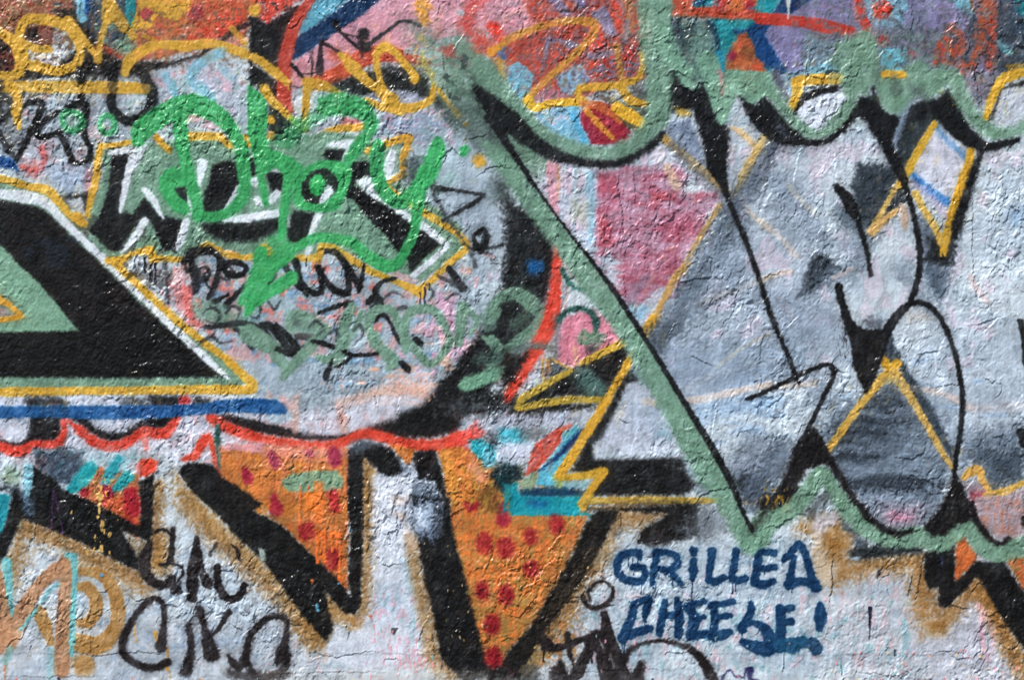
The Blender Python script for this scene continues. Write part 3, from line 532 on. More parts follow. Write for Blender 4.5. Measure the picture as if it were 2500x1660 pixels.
# ---- tile (2,1)
use(2, 1); M()
P("790 40 1100 -20 1560 -20 1600 60 1560 200 1640 240 1850 200 1920 260 1740 460 1760 520 1700 620 1640 720 1560 860 1480 960 1400 1020 1200 1200 1030 1200 1000 980 1040 820 880 740 830 800 780 700", (186, 146, 170), soft=24)
MOTTLE(780, 0, 1560, 1180, (160, 70, 92), .42, 190, 80, 65, .8, edge=.7); P("780 50 950 60 990 250 900 220 790 230", (172, 70, 92), soft=30, a=.8); P("1360 480 1640 400 1760 480 1700 600 1520 640 1380 560", (158, 70, 92), soft=50, a=.8); P("1000 900 1560 860 1480 960 1300 1040 1040 1180", (164, 66, 86), soft=60, a=.5)
P("1270 260 1500 210 1480 260 1290 320", (168, 50, 60), soft=30, a=.8); P("1640 240 1850 210 1860 250 1660 300", (178, 80, 96), soft=30, a=.8); P("800 400 900 440 920 700 850 760 790 600", (178, 60, 76), soft=40, a=.7)
S("745 60 745 640", [70, 50], (124, 188, 216), a=.7, soft=20); P("1060 1230 1240 1240 1220 1360 1120 1340", (130, 180, 210), soft=20, a=.8); P("1240 1300 1320 1340 1240 1430", (196, 130, 170), soft=20, a=.7)
S("390 -20 410 400", [90, 80], (222, 160, 178), soft=14); S("445 -20 455 260", 14, (226, 150, 90), a=.7); P("560 300 720 300 700 500 560 460", (176, 184, 170), soft=40, a=.8)
M(); S("2334 -30 2100 560", 50, (0, 0, 0), a=0)
M('yellow_outline', 'faded yellow outline strokes on the grey letter')
S("1900 330 1760 540 1660 720 1580 870 1480 990 1440 1080 1360 1220 1300 1370 1220 1480", [50, 44, 56, 60, 60, 60, 50, 60, 90], (202, 160, 92), cv=.35); S("1230 1440 1290 1330", 60, (220, 164, 46))
S("1640 -10 1760 60 1900 190", [60, 60, 40], (204, 176, 120), cv=.3); S("2160 -30 2100 90 2000 260", [70, 56, 40], (204, 166, 78), cv=.3); S("2120 350 2260 500 2334 560", 40, (206, 190, 168), a=.7, cv=.4)
S("1420 0 1500 160", [70, 80], (210, 184, 160), a=.8); S("2334 970 2160 1040 1900 1130 1680 1220", [50, 50, 60, 40], (206, 194, 178), a=.7, cv=.4)
use(2, 0); S("1390 1230 1480 1310 1700 1490 1900 1660 1960 1700", [70, 60, 60, 50, 40], (216, 172, 96), cv=.25); S("2000 1140 2080 1180 2200 1300 2280 1360", [30, 60, 50, 50], (214, 186, 140), cv=.3); S("2334 1220 2200 1380 2080 1580", [60, 60, 60], (206, 170, 96), cv=.3)
S("1480 1300 1640 1440 1760 1560", 50, (100, 112, 128), a=.5, soft=30, own=False)
use(2, 1); M()
S("1970 260 1900 420 1760 640 1640 800", 60, (112, 130, 150), a=.5, soft=40); P("1250 1430 1500 1330 1560 1360 1400 1500 1240 1560", (34, 38, 44), soft=60, a=.8); P("1480 1060 1600 1010 1560 1100 1500 1140", (40, 46, 60), soft=30, a=.8)
# red outer rim of the bubble, rose patch with green curl
M('red_rim', 'red outer rim of the big bubble letter')
S("430 680 440 860 430 1040 420 1180 390 1330 330 1480 230 1640 150 1760 60 1900 0 2060", [30, 80, 100, 120, 130, 130, 120, 130, 120, 60], (220, 62, 42), soft=12, cv=.2, mist=.35)
M(); P("490 940 560 1000 700 1090 760 1200 800 1260 640 1240 480 1310 470 1160", (196, 204, 214), soft=14); S("480 900 530 1000 600 1070 720 1080", [34, 44, 30, 30], (50, 110, 100), soft=10); P("500 840 600 900 640 1020 560 980", (200, 160, 170), soft=20, a=.8)
M('rose_patch', 'rose patch with a green curl between the red rim and the sage stroke')
P("500 1340 640 1270 760 1260 900 1340 1010 1520 1040 1568 900 1640 700 1700 600 1780 440 1740 430 1560 460 1420", (214, 128, 150), soft=18)
M('green_curl'); S("450 1360 520 1280 640 1250 740 1290 790 1380 780 1460", [50, 40, 40, 50, 60, 40], (34, 78, 70), soft=10); S("640 1520 680 1460 700 1500 800 1500 700 1560 640 1540", [40, 50, 50, 60, 50, 40], (98, 134, 110), cv=.3); S("700 1540 850 1500 760 1600", 50, (110, 140, 120), a=.8)
S("440 1330 430 1560 400 1740", [60, 60, 60], (74, 90, 92), a=.7, soft=20, mist=.2)

# ---- tile (3,1) grey letter shading
use(3, 1); M()
for s, c, so, a in [("860 -40 1180 -20 1230 120 1290 260 1200 420 1000 560 900 540 830 440 860 380 790 180", (38, 47, 56), 22, .97), ("660 340 780 330 880 400 960 560 1080 600 900 640 700 520 640 420", (74, 88, 102), 40, .85),
    ("500 740 620 820 700 880 560 1020 440 1130 310 1160 370 980 430 840", (42, 50, 60), 20, .97), ("1360 440 1500 420 1620 640 1780 560 1720 800 1680 960 1600 1180 1540 1130 1430 960 1410 700", (86, 102, 122), 40, .9),
    ("1480 620 1740 560 1700 860 1560 860 1420 820 1500 740", (18, 20, 22), 26, .95), ("0 160 300 120 500 440 480 700 280 740 100 560", (142, 158, 176), 80, .6),
    ("700 640 900 560 960 640 860 800 720 780 560 700", (130, 152, 174), 60, .6), ("1420 900 1560 860 1660 1000 1600 1190 1500 1040", (70, 84, 100), 34, .8), ("1640 1100 1900 1120 1900 1220 1640 1240", (140, 156, 170), 50, .7),
    ("900 1380 980 1320 1080 1360 1100 1420 920 1440", (60, 66, 76), 30, .8)]:
    P(s, c, soft=so, a=a, mist=.15)
P("1350 -20 1850 -20 1780 260 1700 340 1640 300 1400 60", (204, 208, 224), soft=14)
S("1320 60 1500 210 1640 300 1690 340", [60, 70, 70, 30], (28, 110, 190), soft=14, a=.95, cv=.25); S("1340 130 1480 230 1640 420", 60, (190, 176, 206), soft=20, a=.7)
use('O')
for s, w, cc, a_, so in [("1510 800 1570 720 1630 600 1690 500", 50, (66, 80, 95), .75, 46), ("1770 330 1745 420 1690 480", 40, (76, 90, 106), .7, 40), ("1760 1150 1700 1100 1740 1020", 60, (84, 98, 116), .6, 60), ("1600 700 1680 640 1700 560", 60, (120, 138, 158), .6, 60), ("2000 560 1960 620 1900 640", 40, (96, 112, 130), .6, 40), ("1660 880 1780 860 1840 820", 40, (120, 140, 162), .6, 40), ("1960 1000 1930 1080", 40, (70, 84, 98), .7, 40), ("2250 1020 2361 1000", 50, (84, 98, 114), .7, 50), ("1550 340 1610 400 1670 450", 26, (80, 92, 108), .55, 34), ("1690 460 1760 370 1800 310", 36, (78, 90, 106), .6, 36),
    ("1490 870 1620 840 1760 800 1900 740", 60, (130, 148, 168), .65, 60), ("1640 600 1740 680 1840 700", 50, (136, 152, 172), .65, 60), ("1800 430 1860 500 1900 560", 40, (120, 136, 156), .65, 50),
    ("1880 900 1930 960 1890 1040", 40, (120, 138, 160), .65, 40), ("2080 620 2130 700 2180 760", 30, (110, 124, 142), .65, 40), ("2120 900 2200 1000 2230 1080", 40, (136, 152, 172), .65, 60),
    ("1490 640 1440 700", 20, (120, 136, 160), .4, 30), ("1130 300 1170 380 1150 440", 50, (70, 86, 84), .65, 50), ("1060 250 1110 320", 60, (62, 78, 76), .65, 50)]:
    S(s, w, cc, a=a_, soft=so, mist=.1, own=False)
use(3, 1)
M('yellow_outline', 'yellow arrow outline pointing down at the dark patch')
S("1860 -60 1800 80 1740 300 1680 500 1640 640 1620 740", [70, 80, 66, 80, 76, 60], Y, curve=False); DRIP(1600, 740, 40, 16, Y); DRIP(1640, 740, 40, 14, Y)
S("1370 230 1460 400 1540 520 1600 660", [60, 50, 60, 60], (216, 176, 80), cv=.3); S("1320 0 1200 170 1100 340 980 560", [60, 50, 40, 60], (206, 172, 96), cv=.3); S("1200 380 1100 460 980 570", [50, 50, 70], (218, 176, 110), cv=.2); S("1250 330 1270 440 1280 540", [40, 80, 30], (206, 180, 160), cv=.3)
use(3, 0); S("1540 1100 1420 1300 1300 1520 1240 1640", [50, 66, 66, 60], (216, 170, 48), curve=False); S("1870 1340 1840 1500 1760 1700 1700 1900", [60, 70, 74, 76], (222, 168, 40), curve=False)
S("20 1220 -40 1330 -100 1440", [60, 60, 50], (206, 176, 110), cv=.4)
M(); S("1960 1340 1900 1500 1820 1760 1740 2000 1720 2100", [50, 70, 80, 90, 60], K, soft=14, mist=.3)
use(3, 1); S("0 470 160 620 320 800", [50, 50, 40], (212, 200, 190), a=.7, cv=.4); S("0 1000 120 950 260 920", [40, 44, 40], (214, 194, 176), a=.7, cv=.3); S("240 160 300 240 480 420", 36, (206, 200, 180), a=.5, cv=.4)
S("640 980 800 900", 40, (214, 190, 186), a=.5); S("1860 960 1900 1060 2000 1180", [30, 60, 40], (216, 184, 180), a=.6, cv=.3); P("1260 1280 1400 1270 1560 1360 1300 1380", (196, 190, 184), soft=30, a=.7); B(2260, 440, 60, (130, 170, 212), soft=50, a=.7)

# ---- tile (0,2) bottoms of black letters, blue stroke, red outlines
use(0, 2); M()
P("-40 540 1340 540 1900 540 2340 560 2340 800 1900 1100 1500 1100 700 1080 -40 1080", (200, 206, 222), soft=14)
P("230 540 540 540 600 620 240 640", (34, 34, 36), soft=24); P("1060 540 1330 540 1330 640 1070 640", (80, 84, 90), soft=30); P("1330 530 1600 540 1590 630 1340 640", (34, 32, 34), soft=14); P("1600 540 1660 530 1720 600 1600 620", (196, 50, 50), soft=14); P("1720 540 1860 560 1840 640 1730 640", (30, 28, 30), soft=20, a=.9)
MOTTLE(0, 540, 1600, 620, (60, 66, 74), .3, 30, 60, 71, .6)
M('black_drip_letter', 'black bottoms of letters hanging below the blue stroke')
P("-40 880 60 940 160 950 240 900 260 740 330 700 540 720 540 860 490 940 400 950 320 930 240 990 120 990 0 960", K, soft=14)
P("600 700 760 720 860 820 1000 860 1100 850 1200 800 1280 740 1580 700 1520 820 1420 850 1300 820 1180 890 1040 950 900 930 760 830", K, soft=20, mist=.3)
P("1900 700 2000 690 2200 730 2600 830 2900 880 3100 860 3180 830 3300 900 3000 930 2700 930 2400 880 2200 850 2000 760", K, soft=14, mist=.3)
M('red_outline', 'red outline following the undersides of the black letters')
S("-30 970 100 1020 200 1020 300 960 400 970 500 960 560 880 575 730", [70, 90, 90, 60, 70, 80, 60, 50], (220, 62, 44), soft=12, cv=.3)
S("610 760 700 830 820 930 950 980 1080 970 1200 900 1290 850 1380 870 1480 860 1560 760 1600 700", [20, 70, 90, 90, 90, 70, 80, 90, 90, 60, 30], (220, 62, 44), soft=12, cv=.3)
S("1880 720 1960 780 2140 860 2334 920 2560 960 2800 990 3000 970 3140 900 3260 870 3400 900 3600 960 3900 980 4080 920 4240 880", [90, 90, 90, 80, 90, 90, 90, 80, 100, 90, 90, 110, 130, 80], (220, 64, 42), soft=14, cv=.25, mist=.3)
S("4080 930 4200 880 4300 860", [120, 100, 40], (222, 70, 60), a=.85)
S("1290 860 1300 1000", [60, 50], (236, 110, 96), a=.85, soft=14); S("1640 1100 1740 1060 1800 940 1860 900 1900 1020 1940 1200 1980 1400 2010 1568", [40, 70, 80, 60, 50, 44, 40, 36], (224, 76, 54), soft=10, cv=.2); S("1780 1000 1840 900", 60, (228, 70, 50), a=.9)
M('blue_stroke', 'long cobalt blue horizontal stroke with a pointed end')
S("-40 680 400 675 800 680 1100 680 1500 670 1800 650 2100 620 2334 625 2500 640 2550 650", [100, 90, 110, 110, 96, 90, 110, 124, 110, 10], (20, 84, 146), cv=.25, soft=9)
M(); MOTTLE(260, 620, 620, 720, (16, 62, 104), .6, 90, 50, 72, .9, fall=20); MOTTLE(1060, 620, 1600, 720, (12, 70, 130), .55, 90, 50, 73, .9, fall=20)
M('dark_green_bar'); S("1935 800 1940 960 1975 1170", [40, 50, 60], (36, 84, 76), soft=9)
M(); P("310 1010 560 1000 720 1020 780 1160 680 1260 620 1330 420 1280 310 1180 300 1080", (52, 66, 84), soft=30); MOTTLE(320, 1030, 760, 1280, (110, 130, 150), .4, 40, 60, 74, .6); MOTTLE(300, 1000, 700, 1060, (60, 90, 90), .5, 80, 40, 75, .8)
B(105, 1250, 76, (142, 170, 150), soft=30); S("250 1180 250 1400 255 1568", [70, 80, 70], (124, 194, 214), a=.85); P("-40 1370 60 1330 200 1360 230 1568 180 1700 100 1568 100 1380", (40, 44, 54), soft=24)
P("700 1020 1300 1040 1420 1100 1240 1200 1000 1180 760 1160", (168, 200, 214), soft=40, a=.7); S("1180 1080 1400 1090", 70, (120, 140, 140), a=.6, soft=30)
P("720 1240 900 1180 1240 1230 1240 1500 1230 1820 1160 1780 1000 1600 900 1540 700 1430", (196, 106, 58), soft=14); MOTTLE(840, 1180, 1240, 1560, (170, 90, 44), .45, 60, 80, 76, .8)
M('red_blot', 'red blot beside the teal dashes'); P("1220 1130 1320 1090 1400 1110 1400 1170 1330 1240 1250 1250", (230, 66, 40), soft=14, curve=True)
M('teal_dash', 'leaning teal dash'); S("800 1190 720 1290 630 1370", [130, 130, 70], (18, 158, 168), soft=12)
M('teal_dash', 'leaning teal dash'); S("1060 1100 980 1220 930 1330", [70, 100, 60], (40, 164, 180), soft=12, cv=.2)
M('teal_dash', 'leaning teal dash'); S("1130 1260 1060 1330 1010 1370", [110, 80, 50], (20, 162, 172), soft=12)
M(); S("900 1180 830 1300 760 1400", 40, (206, 110, 70), a=.8); S("1110 1140 1160 1090", 90, (150, 206, 220), a=.6, soft=30); S("1180 1150 1240 1180", 60, (206, 150, 156), a=.5, soft=20)
M('crimson_dot'); P("700 1390 760 1350 800 1380 780 1430 720 1440", (160, 30, 44), soft=10, curve=True); M('crimson_dot'); S("940 1390 940 1460", [120, 90], (150, 26, 46), soft=14)
M('crimson_dot'); S("1160 1510 1170 1640", [110, 130], (160, 24, 40), soft=14)
M(); FLECK(20, 830, 1270, 1010, 1420, [(228, 180, 90)], (4, 12), 5, 2.0); FLECK(14, 790, 1380, 1320, 1500, [(220, 180, 110)], (3, 7), 6, 1.4)
# ---- hearts of the sage letters, tile (1,1) and (1,0)
use(1, 1)
M('black_heart', 'black hearts of the sage letters beneath the bright green word')
P("860 -60 1040 -40 1060 60 920 110 900 160 1060 250 1200 330 1420 490 1640 640 1660 690 1560 760 1420 920 1380 920 1360 820 1260 720 1160 580 1060 500 900 300 800 240 800 140 850 20", K, soft=10)
P("120 40 200 20 260 80 240 220 170 240", K, soft=12, curve=True); P("350 380 540 400 500 560 460 640 300 690 290 560", K, soft=12)
P("-20 480 220 440 220 500 100 560 -40 600", K, soft=14); P("430 120 540 20 640 20 740 80 730 200 600 300 500 310 420 240", K, soft=10, curve=True)
use(1, 0); P("640 1330 830 1330 790 1440 720 1460 600 1390", K, soft=10); P("870 1460 1050 1440 1050 1568 850 1568", K, soft=10); P("100 1530 220 1510 260 1568 120 1620", K, soft=10); P("-40 1400 20 1440 10 1568 -40 1568", K, soft=14)
P("1400 1400 1560 1460 1530 1560 1500 1640 1420 1700 1300 1560", (44, 54, 56), soft=50, a=.85); S("1360 1440 1560 1480", 60, (70, 84, 90), soft=40, a=.7)
M('white_highlight', 'white highlights on the right hand sage letters')
P("640 1310 680 1260 900 1240 900 1290 840 1320 760 1320", WB, soft=8); S("850 1320 790 1460", [50, 40], WB); S("1230 1370 1210 1480 1180 1568", [60, 70, 80], WB); S("130 1520 230 1520", 30, WB, a=.8)
use(1, 1); S("1200 -30 1170 80", [90, 50], WB); P("910 120 1050 60 1070 200 1150 300 1300 360 1420 420 1400 490 1200 350 1000 230", WB, soft=10); S("1490 510 1600 590 1730 690 1600 810 1420 960", [70, 60, 40, 50, 50], WB, curve=False)
S("580 400 520 560 480 760", [60, 50, 50], WB); S("660 210 600 300", [80, 40], WB); S("-10 440 220 400", [60, 60], WB); S("200 230 140 300", [70, 60], WB); S("-30 120 20 110", 50, WB); S("30 280 70 320", 50, WB); S("300 430 310 520", 24, WB, a=.6)

# ---- bright green word
use(1, 0)
M('bright_green_tag', 'bright green spray written word across the sage letters')
GT = M('bright_green_tag', 'bright green spray written word across the sage letters')
MARKS.pop(); GT = CUR[0] = len(MARKS) - 1
P("560 880 700 830 800 830 980 880 1060 960 1110 1080 1100 1160 900 1440 780 1560 760 1480 860 1300 960 1180 980 1100 920 1050 760 1030 620 1050 560 980", (54, 160, 94), soft=14, cv=.15)
P("560 880 700 830 800 830 900 870 700 960 600 980", (60, 140, 90), soft=50, a=.6)
P("-60 760 30 800 110 900 120 1100 110 1200 130 1320 330 1400 440 1480 330 1700 340 1720 290 1980 290 2120 200 2160 220 1900 250 1700 260 1560 200 1490 90 1560 120 1700 140 1840 80 1840 50 1700 0 1400 -60 1180", BG, soft=8)
P("150 1270 330 1080 480 1030 560 960 620 1050 480 1170 330 1320 260 1310", (52, 150, 92), soft=30, a=.8)
P("360 1600 480 1480 600 1430 760 1440 860 1500 870 1568 800 1780 700 1880 560 1890 380 1840 340 1720", BG, soft=8, curve=True)
use(1, 1)
P("430 130 520 30 640 10 740 90 730 210 600 310 500 310 430 250", (20, 22, 22), soft=8, curve=True); S("660 210 600 300", [90, 40], WB)
S("570 130 560 180", 120, (50, 178, 96), soft=8)
P("860 -20 880 -20 800 200 760 360 720 380 700 330 780 150", BG, soft=8)
S("1100 -200 1090 -60 1110 100 1170 220 1260 300 1340 290 1450 180 1560 0 1640 -180", [100, 100, 110, 110, 110, 120, 110, 130, 120], BG, soft=7)
S("1500 40 1480 200 1450 400 1430 560 1380 680 1300 820 1230 880 1140 860 1000 780 900 680 780 640 600 620 480 650 330 740 260 800", [90, 110, 90, 76, 80, 80, 90, 110, 100, 90, 80, 80, 80, 60, 90], (56, 166, 96), soft=7)
S("280 760 160 880 80 1000 -20 1180 -60 1300", [150, 130, 110, 100, 50], BG, soft=9); S("340 980 240 1040 80 1140 -40 1240", [110, 110, 90, 90], BG, soft=8); S("60 760 40 880 -30 1040 -120 1200", [120, 100, 80, 50], BG, soft=8)
S("180 660 240 740 300 700", 110, (70, 170, 104), a=.85, soft=20)
use(0, 0)
S("1230 1250 1270 1150 1400 1060 1560 960 1720 930 1880 990 2000 1080 2090 1200 2150 1330 2170 1500 2180 1660 2150 1780 2040 1880 1920 1930 1780 1920", [110, 170, 170, 160, 170, 150, 130, 100, 100, 110, 100, 100, 80, 80, 80], BG, soft=8)
S("1600 1060 1610 1200 1640 1380 1680 1568 1720 1700 1750 1800 1760 1930", [120, 120, 100, 100, 100, 90, 90], BG, soft=8)
S("1640 1860 1560 1800 1490 1700 1480 1600 1560 1540", [100, 100, 110, 110, 100], BG, soft=8); P("1440 1560 1500 1500 1620 1530 1680 1600 1640 1660 1540 1680 1540 1760 1620 1850 1560 1880 1470 1780 1430 1660", BG, soft=8, curve=True)
use(1, 0); S("1640 1260 1620 1360 1580 1480 1540 1600", [80, 130, 140, 120], BG, soft=9, cv=.2); S("1100 1350 1100 1480", [110, 100], (56, 156, 96), cv=.3)
M('green_dab', 'small bright green dab beside the word'); P("1840 1310 1900 1290 1920 1330 1880 1400 1830 1390", (56, 166, 98), soft=8, curve=True)

# ================================================================ row 2, tile 1
use(2, 3); M('orange_field', 'orange patch speckled with crimson dots'); P("-540 -470 -300 -470 -200 -380 0 -290 60 0 700 60 700 120 640 280 500 590 360 830 200 1070 120 1150 0 1290 -60 1440 -180 1500 -260 1300 -400 620 -500 240", (206, 116, 52), soft=12)
MOTTLE(-540, -460, 700, 1500, (128, 98, 58), .42, 26, 40, 106, .6, edge=.5)
MOTTLE(-500, -300, 640, 1400, (176, 128, 62), .5, 90, 120, 94, .8); MOTTLE(-500, 0, 500, 1400, (226, 122, 50), .4, 50, 110, 95, .8); MOTTLE(-420, 700, 200, 1400, (140, 120, 60), .4, 120, 90, 96, .7)
use(1, 3); M('orange_field', 'orange wedge speckled with crimson dots'); P("-60 -140 850 -140 840 200 836 790 600 540 300 240", (206, 110, 50), soft=12); MOTTLE(-60, -140, 850, 800, (132, 96, 58), .4, 24, 44, 107, .6, edge=.5); MOTTLE(100, -100, 820, 700, (168, 116, 60), .45, 50, 120, 97, .8)
use(1, 2); M()
P("700 560 1000 500 1300 330 1560 300 1600 460 1500 600 1280 680 1260 740 1000 800 840 860 700 880 500 880 400 860 380 700 500 640", (206, 208, 224), soft=30, a=.8)
P("720 590 1000 500 1280 400 1560 440 1560 560 1300 520 1000 560 760 640", (228, 180, 156), soft=30, a=.8); MOTTLE(1200, 300, 1600, 560, (230, 176, 164), .5, 40, 40, 81, .7); S("370 560 370 840", 50, (226, 176, 160), a=.7, soft=14); S("740 600 790 740 800 840", [30, 80, 60], (222, 176, 164), a=.8, soft=12); S("250 560 330 640", 50, (226, 160, 150), a=.7, soft=14)
P("400 560 720 560 730 640 560 660 400 640", (132, 146, 158), soft=20, a=.8); S("430 480 700 500 1000 490", 40, (120, 134, 146), a=.5, soft=20); S("860 230 1050 210", 50, (110, 160, 200), a=.8, soft=14); P("1850 720 2340 680 2340 840 2060 860 1860 800", (176, 182, 198), soft=30)
S("1780 640 2334 650", 90, (60, 64, 70), a=.85, soft=60)
M('black_scrawl', 'black curved strokes low in the bubble')
S("520 50 600 60 710 100", [30, 40, 30], K); S("800 140 870 170 960 170 1100 160", [40, 34, 40, 30], K); S("870 180 800 240 720 280", [30, 30, 20], K); S("700 210 660 300 640 370", [20, 50, 50], K); S("1310 240 1370 300", [50, 60], K); S("210 120 330 160", 50, K, a=.9)
M(); P("-40 960 300 990 740 1000 850 1000 850 1440 100 1440 -300 1350 -300 1000", (210, 120, 66), soft=14); P("-300 980 0 960 740 1000 840 1060 700 1080 300 1060 -200 1060", (216, 150, 140), soft=40, a=.8)
use(0, 2); P("1990 1000 2334 1020 2334 1568 2100 1400 1980 1200", (206, 122, 58), soft=10); P("1990 980 2334 940 2334 1040 2000 1010", (224, 160, 170), soft=20)
use(1, 2); MOTTLE(-200, 1080, 850, 1568, (204, 126, 48), .5, 100, 160, 82, .8); MOTTLE(-200, 1100, 850, 1568, (160, 112, 60), .33, 60, 140, 83, .6); P("440 1380 620 1380 600 1568 460 1568", (238, 130, 40), soft=20)
M('sage_dash', 'horizontal sage green dash on the orange patch'); P("250 1280 330 1230 520 1200 740 1200 800 1280 790 1340 720 1380 560 1380 420 1390 300 1380 260 1330", (126, 164, 136), soft=10)
for pts, w, c in [("160 1060 190 1130", [70, 100], (164, 60, 84)), ("480 1030 510 1060", 50, (178, 80, 100)), ("710 1040 720 1110", [100, 110], (158, 44, 76)), ("180 1430 200 1540", [50, 110], (156, 26, 52)), ("700 1410 720 1520", [80, 90], (176, 40, 44)), ("1860 1040 1870 1130", [110, 130], (168, 26, 52)), ("1920 1410 1940 1490", [110, 130], (156, 24, 44)), ("2210 1480 2220 1640", [60, 110], (160, 28, 56)), ("2090 1260 2100 1280", 60, (160, 60, 80))]:
    M('crimson_dot', 'crimson dot high on the orange patch'); S(pts, w, c, soft=14)
use(0, 2); M('crimson_dot', 'crimson dot at the upper left of the orange patch'); S("2180 1200 2210 1270", [60, 90], (160, 28, 62), soft=12)
use(1, 2); M()
P("1640 1010 1860 980 1940 1040 2140 1220 2300 1480 1720 1480 1690 1240", (212, 128, 56), soft=12)
P("1940 1050 2020 1150 2100 1250 2060 1330 1960 1260 1900 1180", (220, 150, 130), soft=30, a=.8); P("2000 1360 2160 1260 2200 1568 2060 1568 1980 1460", (110, 76, 36), soft=30, a=.85); S("1700 1060 1760 1300 1780 1500", 60, (214, 150, 60), a=.7, soft=20)
MOTTLE(1660, 1040, 2200, 1568, (190, 150, 60), .35, 50, 90, 84, .6)
P("1200 960 1300 980 1450 1010 1400 1120 1370 1160 1300 1080", (214, 122, 48), soft=12)
M(); P("960 1060 1000 1100 1110 1240 1060 1380 1040 1568 960 1568", (176, 140, 88), soft=14)
P("1040 1240 1180 1180 1400 1150 1500 1240 1600 1300 1680 1500 1720 1568 1050 1568", (186, 198, 216), soft=24); P("1150 1180 1360 1150 1340 1260 1180 1260", (110, 132, 158), soft=40, a=.9); P("1330 1320 1560 1300 1700 1500 1560 1568 1440 1500", (90, 106, 124), soft=60, a=.9); S("1060 1420 1280 1380 1380 1500", [60, 80, 60], (186, 164, 140), a=.8, soft=24)
P("1060 1440 1240 1440 1360 1568 1050 1568", (206, 212, 226), soft=20)
M(); P("1910 930 2040 920 2160 980 2160 1120 2040 1130 1960 1050", (32, 160, 176), soft=14); P("2040 1000 2160 1000 2150 1160 2050 1180", (120, 200, 220), soft=24); P("2200 830 2334 820 2334 960 2200 960", (60, 176, 200), soft=20); P("2160 960 2334 950 2334 1140 2160 1120", (206, 222, 238), soft=20)
P("2080 870 2200 880 2160 1000 2060 940", (70, 78, 84), soft=30); P("2150 1150 2250 1110 2360 1130 2420 1280 2334 1300 2240 1440 2160 1340 2100 1240", (18, 38, 44), soft=24, mist=.3); P("2260 1340 2334 1310 2334 1568 2280 1568", (20, 150, 160), soft=20)
P("1980 760 2060 860 1980 900 1860 860", (222, 90, 84), soft=20, a=.8)

# ---- tile (2,2)
use(2, 2); M()
P("-80 820 120 830 160 920 240 980 -80 1000", (70, 180, 200), soft=24); P("120 800 460 780 240 960 120 930", (110, 126, 130), soft=40, a=.8); P("-80 950 230 950 140 1120 80 1140 -80 1100", (206, 212, 232), soft=24)
P("400 620 760 640 720 760 560 800 -60 810 -60 680 100 670", (178, 184, 204), soft=40, a=.8)
P("270 1200 520 900 620 820 600 900 480 1140 430 1230 430 1330 400 1340 250 1330", (90, 184, 214), soft=10); S("500 880 560 860 600 830", 60, (80, 170, 190), soft=14)
P("280 1200 400 1080 640 830 670 830 600 960 420 1120", (8, 42, 92), soft=12); P("150 1260 180 1130 240 960 440 820 490 840 470 940 380 1060 260 1190", (198, 74, 58), soft=8); S("480 830 550 800", 40, (204, 90, 70), a=.8)
P("100 1300 250 1200 250 1300 200 1420 140 1380", (134, 160, 130), soft=14); P("400 1250 520 1260 490 1380 420 1350", (170, 184, 110), soft=20); P("480 1290 720 1290 720 1360 500 1360", (140, 190, 210), soft=14)
P("100 1370 400 1340 700 1370 660 1440 120 1440", (16, 54, 84), soft=16); M('teal_panel', 'teal horizontal panel under the zigzag'); P("0 1440 60 1330 120 1430 640 1430 640 1568 700 1568 800 1600 30 1600", (8, 150, 170), soft=8); M(); S("200 1480 310 1500", 60, (10, 96, 156), a=.8, soft=20); P("-40 1320 60 1320 20 1440 0 1568 -40 1568", (20, 140, 150), soft=20)
P("60 700 120 180 200 150 240 240 180 500", K, soft=20, a=0)
M('black_backdrop', 'black and dark green shapes inside the yellow zigzag')
P("40 560 120 520 330 420 600 300 660 250 760 200 1020 60 1080 80 1060 240 900 480 840 560 500 540 200 600 100 700 0 700", (26, 28, 30), soft=20, mist=.2); P("620 280 720 270 900 460 860 540 700 540 600 400", (76, 108, 104), soft=30)
P("720 260 1000 120 1070 200 900 460 820 360", (26, 24, 26), soft=20); P("100 650 400 600 820 590 760 640 560 660 200 690", K, soft=24)
P("840 700 1060 310 1150 310 1200 390 1080 460 1000 620 920 760 860 900 760 960 760 1090 1000 1090 1500 1070 1560 1080 1620 1250 1700 1330 1560 1420 700 1430 800 1250 560 1190 620 1090 700 900", (20, 20, 22), soft=20, mist=.3)
P("-40 140 120 160 200 140 60 400 -60 500", (26, 22, 22), soft=24)
M(); P("1060 420 1210 380 1360 640 1540 960 1500 1060 1000 1070 800 1030 860 860 980 660", (190, 200, 218), soft=26); P("1020 600 1300 560 1480 820 1300 900 1060 760", (150, 164, 184), soft=60, a=.7); S("800 1060 1500 1040", 50, (206, 222, 236), a=.7, soft=20); P("1340 820 1460 820 1440 920 1320 900", (140, 180, 200), soft=40, a=.7)
P("1180 560 1360 570 1330 620 1200 600", (206, 184, 150), soft=20, a=.7); P("1140 300 1230 260 1260 440 1180 420 1080 310", (110, 140, 140), soft=30)
P("1560 1080 1800 1300 1900 1568 1700 1400 1640 1280", (130, 150, 164), soft=40, a=.8)
S("60 140 200 90 380 100", 60, (96, 112, 112), soft=16, a=.9)
P("420 230 560 300 480 340 380 400 330 440 310 300 380 200", (60, 70, 84), soft=20, a=.8); S("400 210 560 300", 14, (214, 160, 60)); S("310 210 320 430", 16, (210, 160, 70)); S("345 210 345 280", 12, (206, 150, 70)); S("370 230 368 320", 12, (206, 150, 70)); S("600 100 610 260", 20, (200, 170, 110), a=.7)
B(750, 130, 46, (60, 50, 60), soft=24)
M('yellow_zigzag', 'yellow zigzag outline between the red rim and the sage diagonal')
S("1030 60 900 120 740 200 660 240", [60, 60, 56, 50], (206, 168, 56), curve=False); S("560 310 460 360 330 440 120 560 80 640 130 640 300 600 560 565 840 570", [40, 56, 56, 60, 40, 50, 60, 56, 46], (184, 156, 56), cv=.2, curve=False)
